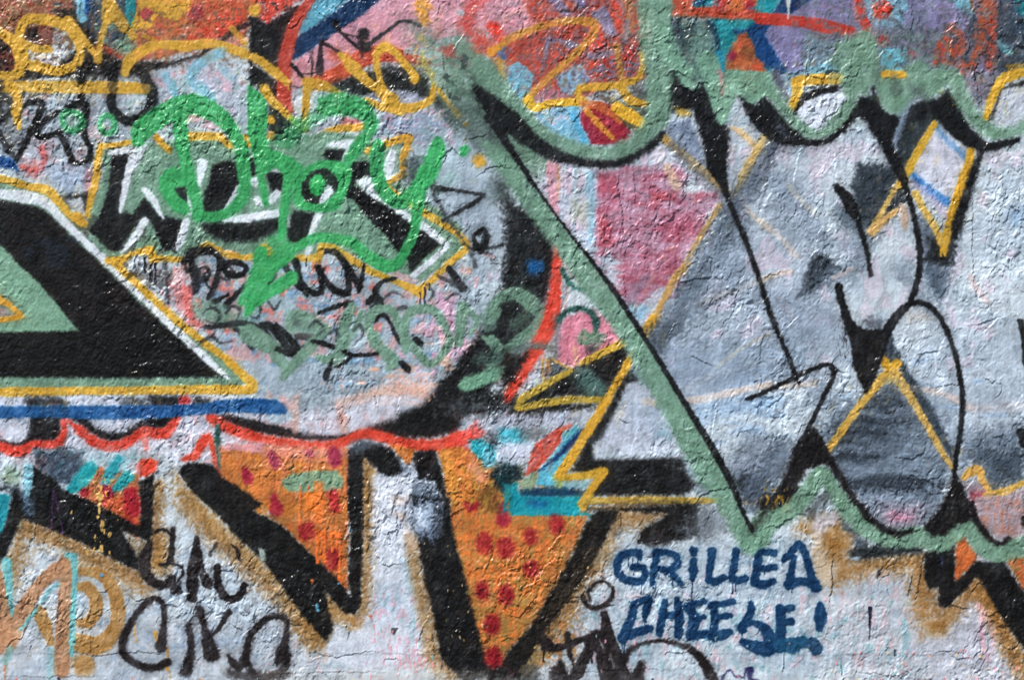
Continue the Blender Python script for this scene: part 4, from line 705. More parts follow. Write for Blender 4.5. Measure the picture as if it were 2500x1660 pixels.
S("1110 160 1050 280 930 480 820 680 740 800 640 960 540 1120 460 1230", [50, 60, 60, 70, 76, 70, 76, 80], (222, 166, 44), curve=False); B(480, 1260, 30, Y)
S("500 1260 700 1240 850 1210", [50, 60, 80], (210, 166, 50), curve=False); S("850 1220 760 1340 670 1500", [70, 60, 90], (216, 166, 50), curve=False); S("700 1470 1000 1465 1300 1465 1600 1470 1900 1460", [60, 60, 70, 60, 40], (190, 158, 64), cv=.15)
M(); S("2110 1470 2334 1470", 60, (206, 176, 130), a=.7, cv=.4); S("720 1540 1400 1500 1700 1540", 40, (30, 36, 42), soft=30, a=.8); MOTTLE(700, 1500, 1100, 1568, (210, 170, 70), .35, 30, 30, 85, .8, fall=20)
MOTTLE(1280, 40, 2334, 700, (138, 156, 180), .5, 180, 90, 86, .6)
S("1600 580 1800 550 2100 480 2334 430", [50, 60, 50, 50], (216, 200, 190), cv=.3, a=.85); P("1660 680 1840 600 2200 570 2334 590 2334 640 2000 700 1700 760", (150, 188, 226), soft=50, a=.7); S("1860 280 2100 100 2334 -20", 30, (206, 196, 170), a=.5, cv=.5)
P("1960 1280 2100 1200 2200 1160 2334 1100 2334 1440 2200 1520 2100 1500 2040 1400", (74, 86, 102), soft=60); P("1960 1270 2120 1240 2100 1340 2000 1360", (26, 30, 36), soft=40, a=.9)
S("1900 1180 2334 1140", 60, (150, 160, 180), a=.5, soft=40)

# ---- tile (3,2)
use(3, 2); M()
P("780 570 900 520 1100 360 1200 420 1400 680 1560 900 1700 1120 1640 1300 1600 1500 1400 1700 1100 1680 900 1500 720 1240 620 1100 560 1000 640 800 720 660", (112, 128, 146), soft=24)
for s, so in [("900 560 1200 480 1300 620 1060 640", 40), ("640 800 900 700 1400 720 1300 790 800 860", 50), ("620 1040 900 1060 1100 1040 1060 1130 640 1110", 40), ("760 1280 1100 1260 1400 1290 1600 1330 1200 1370 800 1360", 40), ("560 780 800 740 1200 900 1400 920 1200 980 620 1000", 60)]:
    P(s, (58, 68, 80), soft=so, a=.8, mist=.1)
MOTTLE(640, 560, 1500, 1400, (66, 78, 92), .42, 190, 36, 87, .6)
for s, w in [("920 630 1060 640 1180 690", 26), ("740 760 900 740 1100 780 1300 760", 34), ("680 860 900 850 1200 880", 40), ("640 1080 800 1070 1080 1080", 44), ("780 1310 1000 1270 1240 1270 1500 1310", 50), ("800 1360 1100 1340 1500 1380", 30), ("900 500 1100 480", 24), ("1000 560 1220 590", 24), ("640 960 760 930", 40)]:
    S(s, [w * .4, w * 1.3, w, w * .4], (30, 37, 46), a=.9, soft=22, mist=.2, cv=.3)
for s, w in [("700 1180 900 1200 1200 1160 1500 1200", 50), ("820 1450 1000 1470 1300 1450", 50), ("1200 960 1400 980 1560 1060", 60)]: S(s, [w * .4, w * 1.3, w, w * .4], (136, 152, 172), a=.6, soft=40)
P("1080 60 1160 0 1240 200 1420 480 1560 700 1700 1000 1720 1150 1660 1060 1480 820 1340 600 1240 400 1220 260 1040 260", (52, 64, 78), soft=18)
P("1900 1000 2340 940 2340 1300 2240 1340 2030 1380 1960 1220 1880 1140 1800 1060", (78, 92, 108), soft=60); P("2030 1060 2334 1060 2300 1300 2060 1360", (56, 68, 80), soft=60, a=.8)
P("1780 1300 1980 1290 2040 1440 2340 1330 2340 1700 2100 1640 1900 1500", (146, 130, 142), soft=30); MOTTLE(1860, 1440, 2334, 1568, (196, 120, 110), .35, 60, 60, 88, .6); S("1900 1440 1940 1440", 100, (150, 40, 60), a=.85, soft=24)
P("80 920 160 880 260 920 300 1000 240 1200 100 1400 0 1450 -40 1440 -40 1100", (84, 98, 116), soft=50, a=.8)
P("1240 430 1500 480 1600 520", (210, 190, 170), soft=20, a=.5); S("1460 480 1560 500", 50, (214, 196, 184), a=.7); S("1600 510 1740 570 1860 640", [30, 60, 50], (216, 196, 190), a=.8, cv=.3); P("1840 620 2300 600 2334 640 1900 680", (214, 196, 196), soft=40, a=.5)
P("-40 440 500 400 480 450 -40 480", (220, 198, 180), soft=20, a=.7); P("0 560 200 540 160 620 0 640", (140, 184, 226), soft=40, a=.6)
M('black_backdrop'); P("-20 1450 130 1380 220 1180 290 1000 440 840 470 820 500 900 560 1040 600 1140 400 1180 380 1260 330 1320 320 1440 260 1560 -40 1600", (22, 18, 18), soft=20, mist=.3)
M(); MOTTLE(0, 1380, 300, 1600, (160, 124, 40), .4, 30, 80, 89, .9)
M('yellow_peak', 'yellow peaked outline over the dark grey triangle')
S("1090 220 1140 290 1200 250", [70, 70, 80], (222, 168, 44), cv=.3); S("1190 340 1090 360 1020 440 920 560 800 720 700 860 580 1030", [80, 80, 70, 60, 60, 60, 50], (214, 170, 72), curve=False); S("1180 340 1250 430 1340 570 1440 740 1540 920 1620 1060 1700 1170", [90, 80, 64, 56, 56, 50, 40], (208, 170, 90), cv=.25, curve=False); S("1100 400 1200 400", 60, (150, 136, 90), a=.7)
M('yellow_outline', 'small yellow hooked line at the right edge'); S("1800 1260 1860 1210 1920 1190 1960 1270 2020 1380", [50, 80, 80, 60, 40], (216, 166, 78), cv=.2); S("2000 1430 2120 1400 2240 1350 2360 1290", [70, 80, 50, 40], (210, 168, 76), cv=.2)

# ================================================================ row 3
use(0, 3); M()
M('tan_fringe', 'tan fringe sprayed round the lower black letters')
P("170 120 300 150 640 300 1000 500 1240 620 1340 720 1350 800 1240 800 1100 720 900 600 700 560 680 460 520 400 300 320 230 330 240 420 180 600 140 760 60 800 20 500 90 420", (160, 120, 70), soft=66, mist=.3)
P("1360 -200 1440 -200 1430 20 1400 200 1480 260 1500 400 1510 560 1440 640 1360 620 1300 560 1320 300", (176, 130, 68), soft=58)
P("1560 -260 1800 -40 2040 220 2200 360 2334 500 2600 800 2780 1060 2900 1200 2920 1300 2760 1280 2640 1140 2500 800 2300 640 2200 560 2000 400 1860 300 1740 160 1640 60 1560 -100", (170, 130, 72), soft=66, mist=.3)
P("1070 230 1180 290 1320 380 1300 440 1250 510 1150 380", (140, 120, 90), soft=58)
use(1, 3)
P("960 -400 1050 -300 1050 200 1040 560 1030 840 1000 1060 900 1160 820 1080 720 1060 700 1160 640 1240 500 1260 420 1100 440 980 640 780 780 880 920 980 960 800", (166, 126, 72), soft=58, mist=.2)
P("1330 260 1440 260 1500 560 1560 900 1640 1160 1660 1420 1860 1490 1800 1600 1600 1500 1500 1400 1480 1160 1400 800 1340 500", (168, 134, 88), soft=66, mist=.2, cv=.3)
P("720 1080 780 1070 840 1150 820 1260 720 1240", (190, 196, 200), soft=12)
P("1050 -260 1400 -260 1400 0 1400 240 1330 260 1350 500 1390 800 1480 1160 1480 1400 900 1500 620 1300 700 1180 720 1090 840 1150 960 1100 1020 900 1050 500", (208, 216, 230), soft=20, cv=.05)
P("1240 60 1380 100 1330 260 1380 420 1440 400 1420 250", (206, 180, 160), soft=24, a=.7); P("1080 780 1280 760 1300 980 1100 960", (160, 190, 212), soft=70, a=.7); S("1330 500 1400 860 1400 1200", 40, (150, 190, 210), a=.5, soft=24); S("1260 -40 1420 -20", 60, (190, 160, 140), a=.6, soft=24)
MOTTLE(1240, 1300, 1560, 1520, (236, 150, 156), .42, 16, 60, 91, .8); MOTTLE(1000, 760, 1460, 1480, (226, 170, 186), .32, 40, 120, 92, .6)
use(2, 3)
P("960 0 1440 60 1420 110 1280 180 1200 220 960 200 880 280 900 400 800 620 700 700 620 860 500 1040 340 1200 200 1160 200 1000 600 400 800 100", (166, 124, 72), soft=78, mist=.3); P("900 240 960 200 920 420 800 560 760 560", (224, 206, 170), soft=30)
P("20 1400 240 1100 340 1160 300 1300 320 1420 200 1520 0 1568 -200 1568", (160, 134, 84), soft=40, a=.9, cv=.4)
use(3, 3)
P("320 190 440 120 560 130 700 110 800 240 850 260 820 380 780 440 780 500 1000 480 1440 430 1500 1000 1700 900 1900 640 2100 760 2300 1280 2600 1700 2334 1700 2240 1500 2100 1240 1960 1000 1900 900 1760 980 1660 1180 1520 1220 1440 1180 1340 900 1320 700 1340 600 1000 620 760 690 640 740 620 640 640 560 580 680 520 720 470 640 460 500 500 340 420 260 340 260", (160, 114, 56), soft=70, mist=.3, cv=.3)
P("480 110 640 90 700 120 620 200 500 300 440 200", (196, 190, 196), soft=20); P("470 300 520 240 500 400 600 440 600 700 500 700 450 480", (204, 190, 170), soft=30, a=.8); P("820 260 960 300 960 400 820 440", (80, 92, 104), soft=30); P("700 130 840 220 800 260 720 220", (60, 70, 82), soft=24)
P("1760 900 1860 850 1930 900 1990 1100 2060 1260 2200 1500 2240 1600 1500 1600 1440 1200 1640 1180 1740 960", (182, 186, 200), soft=30, a=.9)
S("1930 900 1970 960 1960 1020", [50, 60, 20], (212, 170, 170)); S("1960 980 1960 1180 2010 1420", [30, 50, 16], (214, 170, 186), a=.8, soft=8); S("2000 1000 2060 1160 2040 1400", [24, 40, 12], (212, 170, 184), a=.7)
M('orange_triangle', 'orange triangle hanging from the sage band at the lower right'); P("1740 300 1800 290 1900 440 1900 500 1740 680 1720 660", (190, 96, 46), soft=14)
M(); P("2150 470 2400 450 2400 860 2334 780 2240 600", (184, 98, 52), soft=14); MOTTLE(2160, 470, 2334, 760, (140, 110, 60), .45, 40, 60, 93, .8)
use(0, 3); TF = (146, 106, 58)
S("150 170 500 270 900 470 1230 650", 80, TF, soft=50, a=.8, cv=.3); S("1640 0 1900 290 2200 570 2500 870 2780 1180", 110, TF, soft=60, a=.75, cv=.3); S("1390 -150 1400 100 1380 400", 60, TF, soft=40, a=.7, cv=.3)
use(1, 3); S("990 -380 1000 300 990 860 900 1030", 80, TF, soft=50, a=.75, cv=.2); S("1470 300 1560 800 1640 1200 1740 1500", 90, TF, soft=50, a=.7, cv=.3); use(2, 3); S("960 120 900 330 700 640 420 1060 300 1240", 90, (132, 98, 58), soft=60, a=.7, cv=.3)
# big black letter strokes below
M('black_letter_edge', 'thick black letter stroke at the lower left')
use(0, 3)
P("-40 300 20 240 90 0 120 -130 180 -60 240 -40 290 -160 300 -340 360 -290 480 -220 560 -130 700 -70 880 0 1060 100 1210 190 1245 100 1240 -200 1370 -270 1360 100 1360 260 1320 330 1180 280 1080 230 1150 370 1240 500 1240 600 1140 560 1000 490 700 330 560 270 340 180 190 130 120 300 60 460 -40 560", (15, 15, 16), soft=12)
P("200 -60 290 -60 280 100 230 90", (90, 120, 150), soft=30, a=.8)
P("-40 -100 90 -80 60 120 10 260 -40 300", (14, 140, 156), soft=10)
M(); S("470 -120 460 220", 6, (110, 60, 130), mist=0, th=.1); S("480 -120 560 260", 6, (110, 60, 130), mist=0, th=.1)
M('orange_triangle', 'orange sliver with a crimson dot at the lower left'); P("900 -40 1060 -60 1240 -60 1240 190 1000 60", (196, 90, 48), soft=12)
M('crimson_dot'); S("1160 -90 1180 50", [110, 120], (162, 22, 40), soft=14)
M('black_letter_edge', 'thick black diagonal letter stroke right of the orange triangle')
P("1600 -330 1700 -370 1900 -350 1980 -240 2180 -120 2334 0 2260 60 2500 180 2700 380 3000 660 3080 760 3120 820 3100 600 3120 300 3100 0 3096 -380 3110 -500 3300 -520 3460 -460 3560 -380 3580 -280 3460 -240 3300 -360 3230 -440 3230 0 3230 400 3210 880 3160 980 3080 980 2920 800 2900 780 2960 1100 2940 1160 2890 1230 2830 1150 2700 1000 2400 580 2270 440 2100 280 1960 120 1700 -120 1600 -260", (15, 15, 16), soft=12)
M('black_letter_edge', 'broad black stroke slanting down to the bottom edge')
use(1, 2); P("850 1010 960 940 1100 960 1220 1000 1300 1100 1260 1220 1120 1220 1060 1110 960 1050 960 1568 850 1568", (20, 20, 22), soft=16); P("1420 1030 1620 1010 1680 1240 1740 1568 1600 1300 1460 1260 1410 1100", K, soft=14)
P("860 960 1000 920 1120 960 960 1030 870 1060", (90, 104, 120), soft=30, a=.8)
use(1, 3); P("1400 -80 1740 -60 1760 200 1860 580 1960 980 2080 1440 2160 1490 2240 1450 2340 1330 2360 1300 2360 1560 2080 1520 1900 1600 1760 1480 1660 1380 1600 1000 1500 600 1460 300 1390 180", (16, 16, 18), soft=14)
P("1400 0 1640 -20 1600 300 1460 260 1400 160", (140, 164, 196), soft=60); P("1420 60 1540 40 1520 200 1440 190", (214, 226, 240), soft=50); S("1620 80 1660 260", 50, (90, 100, 110), a=.5, soft=30)
use(2, 3); M('black_letter_edge', 'long black slanting edge right of the orange field')
P("-150 1500 -70 1430 5 1300 110 1190 200 1090 345 830 490 600 590 400 640 300 690 190 760 80 800 50 1000 40 1700 -10 1700 280 1500 330 1300 370 1140 350 1200 220 1420 90 1000 60 900 240 800 460 640 720 440 1000 300 1180 200 1380 60 1500 -200 1600 -200 1420", (18, 17, 17), soft=16, mist=.3)
M(); P("700 420 760 420 560 760 360 1050 320 1000 520 760", (110, 90, 60), soft=50, a=.4, own=False); P("1700 20 1900 40 1980 260 1800 330 1600 300 1540 200 1640 120", (104, 112, 122), soft=60, a=.8); P("1180 330 1300 240 1400 230 1460 330 1300 390", (40, 36, 38), soft=20, a=.8)
# ================================================================ crimson dots, orange runs and flecks on the orange patches
use(1, 3)
for x, y, rx, ry, l in [(470, 240, 62, 78, 'at the middle of the wedge'), (700, 490, 56, 88, 'at the tip of the wedge'), (2050, 350, 62, 88, ''), (2240, 390, 72, 86, ''), (2035, 770, 58, 76, ''), (2245, 810, 64, 78, ''), (2120, 1070, 64, 86, ''), (2130, 1370, 66, 90, '')]:
    M('crimson_dot'); S('%g %g %g %g' % (x - 3, y - (ry - rx), x + 3, y + (ry - rx)), 2 * rx, (146, 22, 36), soft=18, cv=.45)
use(2, 3)
for x, y, rx, ry in [(430, 180, 58, 82), (200, 290, 50, 68), (210, 580, 58, 66)]:
    M('crimson_dot'); S('%g %g %g %g' % (x - 3, y - (ry - rx), x + 3, y + (ry - rx)), 2 * rx, (148, 22, 36), soft=18, cv=.45)
use(1, 3); M('orange_run', 'bright orange paint runs in the wedge')
P("550 235 640 230 645 300 600 290 555 300", (236, 116, 44), soft=6); P("670 250 700 230 790 260 780 300 700 300", (236, 116, 44), soft=6); P("530 -200 620 -200 630 60 600 180 540 150", (230, 120, 48), soft=10, a=.8)
for x, y, l, w in [(565, 280, 240, 26), (602, 280, 200, 18), (632, 270, 240, 24), (700, 290, 130, 18), (762, 290, 380, 26), (740, 280, 90, 16), (410, -160, 340, 14), (480, -160, 220, 14)]: DRIP(x, y, l, w, (232, 114, 46))
M(); FLECK(30, 1700, 100, 2300, 1300, [(150, 112, 60), (214, 190, 150), (120, 120, 70)], (2, 7), 11, 2.5)
FLECK(8, 1500, 0, 2040, 1200, [(190, 190, 190), (222, 200, 130)], (1.5, 4), 12); FLECK(10, 300, 100, 900, 1100, [(190, 190, 190), (222, 140, 60), (110, 180, 220)], (3, 7), 13)
S("850 180 810 310", 8, (214, 214, 214), mist=0); S("560 900 570 940", 26, (110, 190, 224), mist=0); B(870, 230, 9, (110, 180, 220), mist=0); S("517 680 520 700", 16, (224, 120, 60), mist=0); B(1035, 1000, 12, (206, 92, 40), mist=0)
P("1220 1105 1282 1100 1262 1140 1242 1175 1222 1140", (74, 76, 80), soft=3, mist=0); P("40 400 100 400 100 500 70 520 50 470", (170, 186, 180), soft=8)
use(0, 3); M('yellow_spatter', 'run of pale yellow paint spatter over the black stroke')
for pts, w in [("900 -70 885 -20 880 80", [40, 26, 16]), ("870 110 872 122", 20), ("912 160 905 240", [34, 20]), ("925 230 928 262", 12), ("975 260 972 285", 22), ("900 380 902 420", [28, 16]), ("845 280 843 330", 12), ("840 390 838 410", 12), ("780 420 782 460", [24, 12]), ("972 425 972 440", 14), ("878 408 880 414", 18), ("635 60 636 78", 14), ("1045 138 1046 148", 12), ("865 -80 868 -60", 22)]:
    S(pts, w, (224, 184, 104), mist=0, soft=3)
M(); FLECK(24, 780, -80, 1000, 460, [(222, 182, 104)], (1.6, 4), 14, 2)

# ================================================================ sage loops and the long diagonal
use(3, 3); M()
P("830 -20 1620 -20 1560 60 1440 180 1340 240 1200 260 1000 190 900 90", (120, 130, 146), soft=16); P("1100 60 1400 40 1380 150 1240 200 1080 160", (186, 150, 170), soft=60, a=.8); S("1180 110 1280 120", 60, (180, 110, 136), a=.7, soft=40)
P("1885 -60 2360 -100 2360 280 2180 340 2080 300 1950 160", (166, 148, 156), soft=14); MOTTLE(1900, -60, 2360, 300, (196, 130, 110), .42, 50, 90, 101, .7); S("2334 130 2330 170", 50, K, a=.9)
S("1450 700 1500 860 1590 980 1690 960 1800 830 1910 700 2010 850 2110 1040 2240 1280 2380 1420", 120, (140, 98, 48), soft=60, a=.8, cv=.3); S("820 520 1100 500 1380 480 1400 700", 70, (146, 106, 56), soft=50, a=.75, cv=.3)
M('black_letter_edge', 'black blocks and arrow shapes at the lower right')
P("780 420 860 385 1100 360 1300 345 1440 400 1440 440 1250 455 1000 480 850 505 780 480", (32, 38, 42), soft=20, mist=.2); P("780 470 880 470 860 500 800 500", (150, 166, 180), soft=10)
P("1440 430 1720 350 1728 680 1830 590 1900 510 2150 500 2240 640 2420 900 2460 1330 2334 1280 2200 1110 2100 960 1990 760 1930 640 1800 780 1640 930 1575 900 1570 740 1480 760 1450 640", (15, 14, 15), soft=12)
M('orange_triangle', 'orange triangle hanging from the sage band at the lower right'); P("1740 300 1800 290 1900 440 1895 505 1740 665 1722 640", (192, 98, 48), soft=12)
M(); S("1600 480 1605 540", 18, (60, 66, 120), a=.8)
M('sage_band', 'wavy sage green band along the bottom of the grey letters')
S("-80 330 0 215 120 130 260 60 380 -60 470 -190 530 -270 600 -190 680 -70 780 60 900 190 1050 280 1200 310 1400 290 1560 345 1680 290 1800 180 1880 240 1960 370 2100 430 2240 400 2360 370", [230, 200, 150, 140, 150, 150, 130, 130, 140, 150, 150, 150, 140, 170, 150, 150, 160, 150, 150, 160, 160, 160], (112, 150, 128), soft=14, cv=.2)
P("-20 60 60 40 150 80 160 200 0 240 -120 200", (112, 150, 128), soft=10)
use(2, 1); M('sage_diagonal', 'long sage green diagonal band')
P("-260 -260 0 -160 60 -120 130 0 260 190 550 580 840 950 1040 1240 1230 1530 1420 1835 1600 2135 1800 2455 1990 2805 2090 3055 2180 3225 2260 3150 2330 3200 2340 3330 2260 3400 2180 3410 2060 3360 1990 3240 1940 3130 1850 2990 1690 2780 1530 2490 1330 2100 1160 1800 980 1500 860 1340 720 1170 600 1010 400 700 260 520 100 300 -30 100 -160 -60", (110, 150, 128), soft=24, cv=.25)
MOTTLE(0, 100, 500, 640, (84, 116, 106), .4, 60, 60, 102, .7, only=CUR[0]); MOTTLE(400, 600, 2000, 3000, (134, 168, 156), .4, 60, 90, 103, .5, only=CUR[0])
use(2, 0)
M('sage_loop', 'wide sage green loop dropping from the top edge')
S("1310 -40 1310 150 1310 400 1335 600 1345 850 1330 1050 1210 1220 1020 1340 860 1380 650 1360 400 1260 200 1130 40 960 -120 770 -240 600", [290, 280, 240, 220, 200, 190, 170, 150, 130, 140, 150, 150, 160, 190, 180], (110, 148, 128), soft=22, cv=.25)
S("1400 330 1500 520 1610 690 1655 740", [170, 170, 150, 110], (118, 162, 140), soft=14, cv=.1); S("1780 560 1830 700 1880 880 1912 1060", [180, 180, 150, 90], (112, 156, 136), soft=12, cv=.1)
P("1900 680 1960 620 2340 650 2340 860 2260 870 2200 930 2140 920 2060 835 2010 900 1980 1000 1900 1100 1840 900 1760 760", (118, 160, 138), soft=12, cv=.08)
S("1480 180 1500 330 1560 460 1620 560", [30, 60, 60, 30], (50, 66, 74), soft=30, a=.75, own=False); S("1660 700 1700 760", 60, (60, 76, 78), a=.6, soft=24); S("1890 640 1905 740 1912 850", [40, 36, 14], (176, 130, 130), soft=10, a=.9, cv=.5)
use(3, 0)
M('sage_loop', 'sage green wavy loops at the upper right')
P("-300 640 60 660 110 720 180 850 260 980 340 1060 500 1150 600 1110 700 1030 760 900 720 810 700 700 620 560 640 400 780 340 950 260 1030 380 1040 560 1100 640 1260 690 1290 560 1400 520 1500 600 1650 600 1720 590 1800 700 1860 860 1960 1040 2100 1130 2240 1130 2360 1040 2360 1170 2230 1240 2060 1255 1940 1190 1800 1040 1700 860 1650 765 1580 840 1480 890 1380 860 1330 900 1280 960 1200 1025 1120 1010 1060 950 1020 800 990 780 940 850 880 840 840 930 800 1050 700 1170 560 1240 420 1245 280 1150 160 1000 60 870 10 835 -80 880", (110, 148, 126), soft=24, cv=.25)
MOTTLE(1080, 420, 1280, 640, (110, 180, 196), .5, 60, 60, 104, .8); M(); S("1090 665 1250 668", 60, (222, 168, 50), cv=.25); S("1180 700 1190 800", [60, 80], (70, 84, 80), a=.7, soft=30, own=False); S("1340 780 1440 850", [60, 90], (70, 80, 84), a=.6, soft=40); S("990 780 1010 900", [30, 50], (30, 34, 34), soft=12); S("1040 620 1000 700", 60, (80, 100, 98), a=.6, soft=30); S("660 400 640 700", 50, (90, 120, 110), a=.5, soft=30)
use(3, 0)
P("310 1000 400 905 560 845 690 825 750 890 700 980 640 1060 540 1100 500 1160 400 1120", (208, 218, 234), soft=8); S("600 1100 700 1000 760 920", 50, (112, 150, 128), cv=.3)

# ---- long black line work of the grey letters
M('black_line', 'long black line edging the sage diagonal')
use(2, 1); S("-130 -380 -60 -260 60 -110 150 20 260 185 400 380 550 580 700 770 840 950 950 1100 1040 1240 1230 1530 1420 1835 1600 2135 1800 2455 1990 2805 2090 3055 2180 3225", [30, 36, 30, 44, 24, 24, 26, 30, 40, 44, 44, 44, 46, 48, 60, 56, 34, 40], K, soft=6, mist=.08)
S("2180 3225 2250 3120 2340 3010", [50, 60, 60], (30, 30, 30), soft=26, a=.8)
M('black_line', 'black shadow line under the wide sage loop'); use(2, 0)
S("-260 820 -120 960 20 1090 200 1245 400 1370 600 1432 800 1465 1000 1452 1150 1385 1290 1285 1385 1180", [90, 160, 180, 140, 110, 80, 62, 62, 60, 60, 40], K, soft=14, mist=.2)
S("-160 1040 0 1290 120 1480 230 1660", [90, 60, 30, 24], K, soft=10)
use(3, 0); M('black_line', 'black line under the sage loops at the upper right')
S("-140 940 0 1120 150 1240 420 1278 600 1240 740 1130 830 980", [60, 90, 80, 44, 44, 40, 34], K, soft=10, mist=.15); S("1580 960 1700 1130 1830 1230 1980 1310 2120 1290 2270 1250", [90, 90, 100, 70, 60, 50], K, soft=10, mist=.15)
P("860 870 1030 900 1060 960 1120 1020 1210 1035 1240 1040 1180 1180 1130 1300 1250 1560 1200 1580 1080 1300 980 1160 920 1000 860 960", K, soft=12)
S("1110 1290 1180 1420 1250 1568 1290 1700 1350 1900 1390 2080 1410 2240 1405 2400 1380 2540 1330 2690", [60, 70, 76, 50, 46, 50, 52, 50, 54, 50], K, soft=7)
M('black_line', 'long black line falling from the sage loops to the hooked arrow')
use(2, 0); S("1860 1250 1860 1480 1900 1580 1960 1760 2020 1920 2100 2100 2200 2370 2270 2580 2340 2800 2420 3000 2500 3180 2560 3350 2590 3400", [170, 150, 90, 44, 46, 46, 48, 44, 46, 40, 44, 44, 40], K, soft=8)
use(3, 2); M('black_line', 'hooked black arrow line'); S("-130 560 0 510 150 440 300 365 480 285 600 255 645 300 620 400 540 560 440 770 330 970", [30, 40, 36, 40, 36, 40, 56, 46, 36, 40, 40], K, soft=6)
use(3, 1); M('black_line', 'short black slash with a thick top end'); S("665 170 740 250 800 360 850 450 885 560 930 720 960 880 972 955", [56, 90, 110, 60, 44, 40, 40, 30], K, soft=8)
M('black_line', 'black forked line joining the bowl of the letter'); S("685 1060 710 1180 750 1310 780 1420", [66, 66, 70, 60], K, soft=7)
P("715 1290 790 1320 860 1410 930 1440 1080 1430 1140 1440 1130 1530 1110 1600 1070 1720 1000 1900 930 2030 870 1910 810 1760 790 1560 740 1440", (18, 16, 17), soft=9); MOTTLE(680, 1320, 800, 1700, (30, 30, 32), .45, 14, 90, 105, .8)
S("1110 1470 1160 1380 1240 1280 1330 1210 1420 1200 1520 1250 1610 1370 1670 1500 1730 1690 1780 1950 1785 2150 1765 2350 1735 2560 1710 2740", [90, 80, 70, 50, 44, 46, 44, 46, 46, 46, 46, 44, 42, 40], K, soft=7)
use(3, 2); P("1710 1200 1740 1250 1800 1360 1860 1500 1880 1620 1780 1660 1700 1700 1620 1780 1520 1790 1440 1720 1440 1680 1560 1560 1640 1420 1680 1280", (18, 15, 15), soft=16, mist=.2)
S("480 840 540 960 620 1120 700 1260 800 1420 880 1530 980 1640 1120 1730 1240 1760 1330 1730", [20, 50, 60, 60, 60, 60, 60, 60, 50, 40], (22, 18, 20), soft=12, mist=.15)
S("1870 1480 1900 1620 1980 1740 2100 1850 2200 1800", [40, 60, 60, 40, 30], (24, 18, 20), soft=12)
M('black_line', 'fragments of black line cut by the right edge'); S("2300 -130 2330 0 2345 250", [50, 50, 40], K); S("2310 860 2350 960", [80, 90], K)
M('black_hood', 'black peaked patch over the sage band'); P("455 830 480 830 520 920 590 1060 600 1140 540 1130 420 1180 340 1200 280 1150 290 1000 350 960 420 870", (20, 17, 18), soft=12)
M(); use(3, 2); S("560 1440 500 1500 440 1580", [90, 90, 90], (40, 44, 46), soft=30, a=.7)

# ================================================================ small tags along the bottom
WIDE[0] = 1.2
use(0, 3)
M('tan_tag', 'large tan initials with turquoise edges'); TN = (172, 128, 70); TP = (182, 134, 98)
S("700 600 860 610 970 700 1040 860 1045 1040 970 1190 860 1260 690 1230", [60, 90, 100, 110, 110, 130, 140, 140], TN, cv=.2); S("700 740 780 740 850 850 850 960 790 1050 700 1060", [60, 90, 100, 100, 90, 60], TN, cv=.2); B(740, 1430, 84, TN, soft=24, cv=.3)
S("60 1230 150 1050 260 860 380 690 500 590 620 520", [160, 150, 110, 100, 120, 100], TP, cv=.2); S("600 520 590 900 560 1200 545 1470", [130, 130, 120, 130], TP, cv=.2); S("-10 640 0 900 10 1240", [80, 180, 160], TP, cv=.2); S("350 960 400 1080 450 1230", [100, 110, 60], TN, cv=.2); S("40 1280 40 1420 44 1568", [40, 20, 14], (186, 130, 100))
S("60 520 80 700 105 980", [80, 60, 26], (112, 190, 196)); S("600 450 650 470 662 600 655 900 640 1200 635 1340", [40, 60, 44, 44, 44, 34], (112, 190, 196)); S("330 930 180 1120", [30, 20], (112, 190, 196)); S("370 870 440 770 520 710", [24, 30, 24], (130, 190, 200)); S("90 1290 40 1400", 60, (112, 190, 196), a=.6); S("450 1300 450 1540", 60, (120, 180, 186), a=.5)
S("1200 1060 1200 1160 1215 1225", 16, (222, 178, 110), mist=0); S("1380 1150 1390 1220", [30, 14], (226, 164, 50), mist=0); DRIP(1485, 1270, 200, 18, (222, 164, 60)); B(905, 633, 12, (90, 160, 220), mist=0); S("1500 1440 1510 1568", 10, (214, 150, 50), mist=0)
T1 = M('black_word', 'upper of two small black tags at the lower left'); KK = (30, 24, 26)
M('letter', None, T1); S("1380 260 1420 230 1490 240 1530 300", 28, KK); S("1540 220 1530 400 1512 510", [34, 50, 54], KK); S("1330 360 1290 480 1300 620 1380 705 1480 715 1520 670", [60, 90, 90, 70, 66, 84], KK, mist=.25); S("1430 540 1540 530 1620 570 1630 620 1570 700", [30, 22, 26, 26, 20], KK); B(1565, 760, 46, KK)
M('letter', None, T1); S("1750 310 1740 450 1720 600 1710 830", [46, 76, 100, 80], KK); S("1775 420 1800 600 1850 700", [40, 50, 90], KK)
M('letter', None, T1); S("1935 560 1940 700 2000 820 2080 845 2160 780 2172 725", [60, 60, 70, 60, 60, 60], KK, mist=.2); S("1930 350 1870 450", 28, KK, a=.8); S("2060 360 2110 400 2130 490", [20, 24, 30], KK); S("1890 500 1880 600", 20, (120, 120, 130), a=.6)
T2 = M('black_word', 'lower of two small black tags at the lower left')
M('letter', None, T2); S("1430 1270 1450 1150 1462 950 1430 860 1380 835 1280 900 1170 1040 1100 1200 1100 1330 1200 1420 1350 1460 1490 1410", [90, 60, 46, 50, 40, 56, 60, 66, 70, 60, 60, 70], KK, soft=9, mist=.25)
M('letter', None, T2); S("1680 1070 1700 1280 1660 1480", [50, 60, 100], KK, soft=10, mist=.3); S("1775 930 1820 1100 1880 1330", [66, 60, 130], KK, soft=10, mist=.3); S("2035 960 1950 1100 1860 1190", [54, 36, 20], KK); S("1690 1090 1770 960", 40, (60, 60, 66), a=.6, soft=20)
